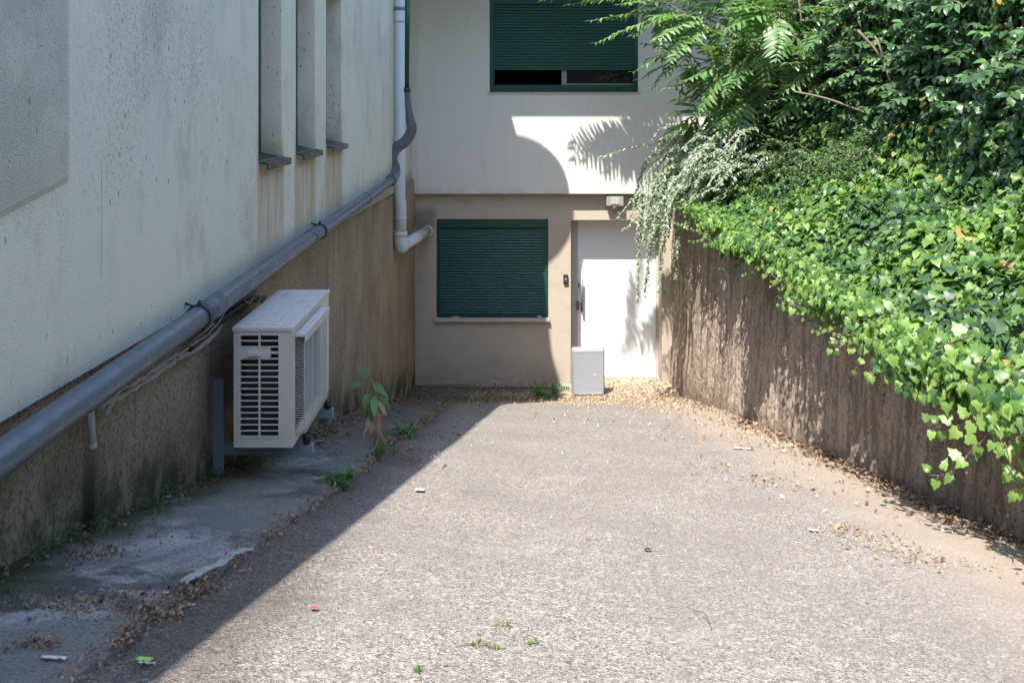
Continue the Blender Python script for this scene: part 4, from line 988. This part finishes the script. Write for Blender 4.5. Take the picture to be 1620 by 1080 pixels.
def clump(name, px, py, label, n_, h_, spread, T=T_LANCE, mat='weed', size=0.05, flat=0.3):
    b = grd(px, py); t = thing('weed', label, 'weed', b, 'weeds growing in the ramp and at the walls'); L = LB(); S = MB()
    for i in range(n_):
        a = random.uniform(0, 6.283); r_ = spread * math.sqrt(random.random())
        tip = b + Vector((math.cos(a) * r_, math.sin(a) * r_ * 0.7, h_ * random.uniform(flat, 1)))
        S.tube([b + rv(0.006), (b + tip) / 2 + Vector((0, 0, 0.01)), tip], 0.0014, 4)
        for q in range(2):
            L.add(b.lerp(tip, 0.55 + 0.45 * q), Vector((-0.1, -0.4, 0.9)) + rv(0.5), (tip - b).normalized() * 0.8 + rv(0.6), size * random.uniform(0.7, 1.2), random.random())
    L.build('leaves', T, M[mat], t); S.build('stems', M['stem'], t)
clump('weed', 541, 774, 'small leafy green weed growing in the crack left of the shadow edge', 22, 0.075, 0.05, T_OVAL, size=0.04)
clump('weed', 517, 768, 'tiny sprig of oval leaves just left of the leafy crack weed', 7, 0.05, 0.06, T_OVAL, size=0.026)
clump('weed', 639, 693, 'round tuft of fine green weed in the shade right of the withered tall weed', 60, 0.09, 0.07, T_LANCE, size=0.05)
clump('weed', 868, 632, 'bushy pale weed at the end of the drain grate near the beige wall', 46, 0.17, 0.16, T_LANCE, size=0.10)
clump('weed', 845, 632, 'low grey green weed just left of the bushy one by the drain grate', 18, 0.13, 0.10, T_LANCE, size=0.07)
clump('weed', 1198, 668, 'small green sprout at the foot of the brown retaining wall', 10, 0.14, 0.03, T_LANCE, size=0.06)
clump('weed', 800, 990, 'flat little green weed in the sunlit ramp, upper one of the nearest group', 5, 0.006, 0.03, T_LANCE, size=0.010)
clump('weed', 750, 1020, 'flat straggling green weed in the sunlit ramp nearest the left bottom', 7, 0.006, 0.05, T_LANCE, size=0.010)
clump('weed', 785, 1024, 'flat green weed tuft in the sunlit ramp between two others', 5, 0.006, 0.03, T_LANCE, size=0.010)
clump('weed', 838, 1018, 'flat green weed tuft on the sunlit ramp, rightmost of its group', 4, 0.006, 0.02, T_LANCE, size=0.010)
clump('weed', 659, 1062, 'tiny green weed close to the bottom edge in the sunlit ramp', 5, 0.012, 0.012, T_LANCE, size=0.014)

# ------------------------------------------------------------------ leaf litter and moss (uncountable)
L = LB()
def litter(n_, fx, size=(0.012, 0.032), tone=(0, 1), flat=0.35):
    for _ in range(n_):
        x, y = fx()
        if not (-1.26 < x < wx(y) - 0.01 and 1.2 < y < 12.25): continue
        if y > 11.98 and not (d0 < x < d1): continue
        z = gz(x, y) + (0.013 if x < crack_x(y) and y < cr[-1].y else 0.010) + random.uniform(0, 0.012)
        L.add((x, y, z), Vector((0, 0, 1)) + rv(flat), rv(1), random.uniform(*size) * min(0.9, 0.24 + 0.09 * y) * random.choice((0.4, 0.5, 0.7, 0.8, 1, 1, 1.2, 1.5)) * 1.2, random.uniform(*tone))
G = random.gauss
def along_right(): 
    y = random.uniform(2.6, 12); return wx(y) - 0.02 - abs(G(0, 0.13 + 0.02 * y)), y
def near_right():
    y = random.uniform(3.4, 7.5); return wx(y) - abs(G(0, 0.07)) - 0.03, y
litter(1900, along_right, (0.012, 0.035)); litter(1500, near_right, (0.02, 0.045), (0, 0.75), 0.6)
litter(2500, lambda: (random.uniform(-0.2, 2.2), min(12.2, 10.7 + G(0, 0.55))), (0.012, 0.04), (0.25, 1))
litter(900, lambda: (random.uniform(0.85, 2.15), random.uniform(11.2, 12.28)), (0.012, 0.035), (0.3, 1))
litter(1700, lambda: (random.uniform(-1.25, 0.2), 10.9 + G(0, 0.7)), (0.012, 0.04), (0, 0.6), 0.6)
litter(1400, lambda: (-1.26 + abs(G(0, 0.16)), random.uniform(4.5, 11.5)), (0.012, 0.04), (0, 0.6), 0.6)
litter(1500, lambda: (-1.26 + abs(G(0, 0.05)), random.uniform(2.0, 6)), (0.010, 0.026), (0, 0.6), 0.6)
def on_crack():
    y = random.uniform(1.3, 9); return crack_x(y) + G(0, 0.018), y
litter(3600, on_crack, (0.008, 0.024), (0, 0.8), 0.7)
def pile(px, py, n_, sx, sy, size=(0.010, 0.026), tone=(0, 0.8), flat=0.7):
    c = grd(px, py); litter(int(n_ * 1.0), lambda: (c.x + G(0, sx), c.y + G(0, sy)), size, tone, flat)
for a in ((160, 970, 260, 0.07, 0.05), (120, 965, 200, 0.06, 0.04), (60, 968, 120, 0.07, 0.03), (205, 955, 150, 0.04, 0.05), (55, 1030, 150, 0.025, 0.018), (250, 975, 300, 0.035, 0.05), (295, 945, 220, 0.035, 0.05), (130, 890, 150, 0.05, 0.05), (160, 880, 90, 0.05, 0.03), (240, 850, 60, 0.06, 0.08),
          (320, 940, 120, 0.03, 0.04), (200, 1018, 120, 0.02, 0.04), (400, 745, 140, 0.08, 0.12), (650, 730, 160, 0.08, 0.12), (640, 715, 120, 0.10, 0.10), (690, 690, 120, 0.12, 0.2)): pile(*a)
for a in ((1330, 838, 130, 0.05, 0.05), (1350, 850, 100, 0.09, 0.06), (1400, 870, 120, 0.10, 0.06), (1470, 890, 80, 0.10, 0.05), (1230, 770, 160, 0.15, 0.15), (1150, 740, 160, 0.2, 0.3), (1520, 830, 220, 0.09, 0.08), (1560, 845, 180, 0.09, 0.06), (1440, 790, 160, 0.08, 0.1)):
    pile(*a, (0.010, 0.026), (0.15, 0.95), 0.5)
litter(1500, lambda: (random.uniform(-1.2, 2.0), random.uniform(1.4, 10)), (0.005, 0.016), (0.2, 1)); litter(900, lambda: (random.uniform(0.2, 2.1), random.uniform(6, 10.5)), (0.010, 0.026), (0.3, 1))
L.build('leaf_litter', T_CHIP, M['dead'], None, kind='stuff', label='dry brown fallen leaves scattered over the ramp and heaped along the walls')
L = LB()
for _ in range(1100):                      # moss and tiny ground cover at the foot of the left wall
    y = random.uniform(1.9, 4.6); x = -1.26 + abs(G(0, 0.035)) 
    if mnoise.noise(Vector((y * 3, 0, 8))) < -0.1: continue
    L.add((x, y, gz(x, y) + 0.02 + random.random() * 0.03), Vector((0.3, 0, 1)) + rv(0.8), rv(1), random.uniform(0.006, 0.014), random.uniform(0, 0.6))
for _ in range(700):
    y = random.uniform(8.3, 11.6); x = random.uniform(-0.75, -0.2) + G(0, 0.1)
    if mnoise.noise(Vector((y * 2, x * 3, 8))) < 0.15: continue
    L.add((x, y, gz(x, y) + 0.01 + random.random() * 0.02), Vector((0.3, 0, 1)) + rv(0.8), rv(1), random.uniform(0.015, 0.03), random.uniform(0, 0.8))
L.build('moss', T_OVAL, M['weed'], None, kind='stuff', label='green moss and ground cover along the foot of the left wall')

# ------------------------------------------------------------------ rubbish on the ground
def scrap(px, py, wd, ln, mat, label, cat='litter', lift=0.012, ang=0.0, name='paper_scrap', crum=0.3):
    b = grd(px, py); b.z += lift + (0.006 if b.x < crack_x(b.y) else 0); m = MB(); K = 7
    for j in range(K):
        for i in range(K):
            u = (i / (K - 1) - 0.5) * wd; v = (j / (K - 1) - 0.5) * ln * (1 + 0.4 * mnoise.noise(Vector((px, i, 0.3))))
            x = u * math.cos(ang) - v * math.sin(ang); y = u * math.sin(ang) + v * math.cos(ang)
            m.v.append((b.x + x, b.y + y, gz(b.x + x, b.y + y) - gz(b.x, b.y) + b.z + crum * wd * 0.5 * mnoise.noise(Vector((i * 0.7 + px, j * 0.7, py)))))
    for j in range(K - 1):
        for i in range(K - 1):
            a = j * K + i; m.f.append((a, a + 1, a + 1 + K, a + K)); m.sm.append(False)
    return m.build(name, M[mat], None, label=label, cat=cat, group='scraps of litter on the ramp')
scrap(229, 1051, 0.030, 0.016, 'wrapper', 'small bright green sweet wrapper lying in the shade at the bottom left', name='wrapper')
scrap(233, 1057, 0.032, 0.010, 'film', 'clear plastic flap beside the bright green wrapper', name='plastic_film')
scrap(496, 967, 0.018, 0.018, 'red', 'red scrap lying in the sun near the shadow edge', name='paper_scrap')
scrap(382, 908, 0.014, 0.016, 'red', 'tiny red scrap lying in the shade beside the dirty plastic strip')
scrap(303, 963, 0.014, 0.016, 'paper', 'tiny white paper scrap just below the dirty plastic strip')
scrap(85, 1054, 0.045, 0.012, 'paper', 'ragged white paper scrap on the pale strip at the bottom left', crum=0.2)
scrap(264, 948, 0.022, 0.022, 'film', 'crumpled clear plastic at the lower end of the dirty strip', name='plastic_film')
scrap(664, 778, 0.04, 0.05, 'paper', 'crumpled white paper in the sun right of the leafy crack weed')
scrap(1287, 842, 0.040, 0.03, 'paper', 'flat white paper scrap beside brown leaves on the right side of the ramp')
scrap(1168, 711, 0.06, 0.05, 'paper', 'white paper scrap among leaves near the foot of the retaining wall, left one')
scrap(1186, 712, 0.055, 0.05, 'paper', 'smaller white paper scrap right beside the left one near the retaining wall')
scrap(264, 793, 0.028, 0.03, 'film', 'whitish scrap at the foot of the left wall left of the wall bracket', name='plastic_film')
scrap(1025, 873, 0.026, 0.02, 'black', 'small black flat scrap in the middle of the sunlit ramp', name='rubber_scrap', crum=0.6)
m = MB()
for dx_, r_ in ((0, 0.006), (0.012, 0.004)):
    pp = smooth_path([grd(a, b) + Vector((dx_, 0, 0.032)) for a, b in ((285, 945), (305, 930), (318, 923), (345, 912), (362, 898), (382, 888), (393, 887))], 6)
    n0 = len(m.v)
    for i, p in enumerate(pp):
        wv_ = 0.0045 + 0.004 * mnoise.noise(p * 20); h_ = 0.006 * mnoise.noise(p * 40)
        m.v.append((p.x - wv_, p.y, p.z + h_)); m.v.append((p.x, p.y, p.z + 0.008 - h_)); m.v.append((p.x + wv_, p.y, p.z - h_))
    for i in range(len(pp) - 1):
        for q in range(2):
            a = n0 + i * 3 + q; m.f.append((a, a + 1, a + 4, a + 3)); m.sm.append(True)
m.build('plastic_strip', M['film'], None, label='long dirty whitish plastic strip lying along the crack at the left', cat='litter')
for (a, b, lab) in (((1098, 972), (1126, 1000), 'short brown twig lying in the sun low on the right half of the ramp'), ((735, 783), (800, 787), 'long thin pale twig lying level on the upper sunlit ramp'), ((150, 884), (216, 872), 'dark thin twig on the pale strip near the left wall')):
    A, B = grd(*a), grd(*b); A.z += 0.010 + (0.006 if A.x < crack_x(A.y) else 0); B.z += 0.010 + (0.006 if B.x < crack_x(B.y) else 0)
    MB().tube(smooth_path([A, A.lerp(B, 0.5) + Vector((0.01, 0.02, 0.004)), B], 4), 0.0013 * max(1, A.y / 3), 5).build('twig', M['bark'], None, label=lab, cat='twig', group='twigs lying on the ramp')
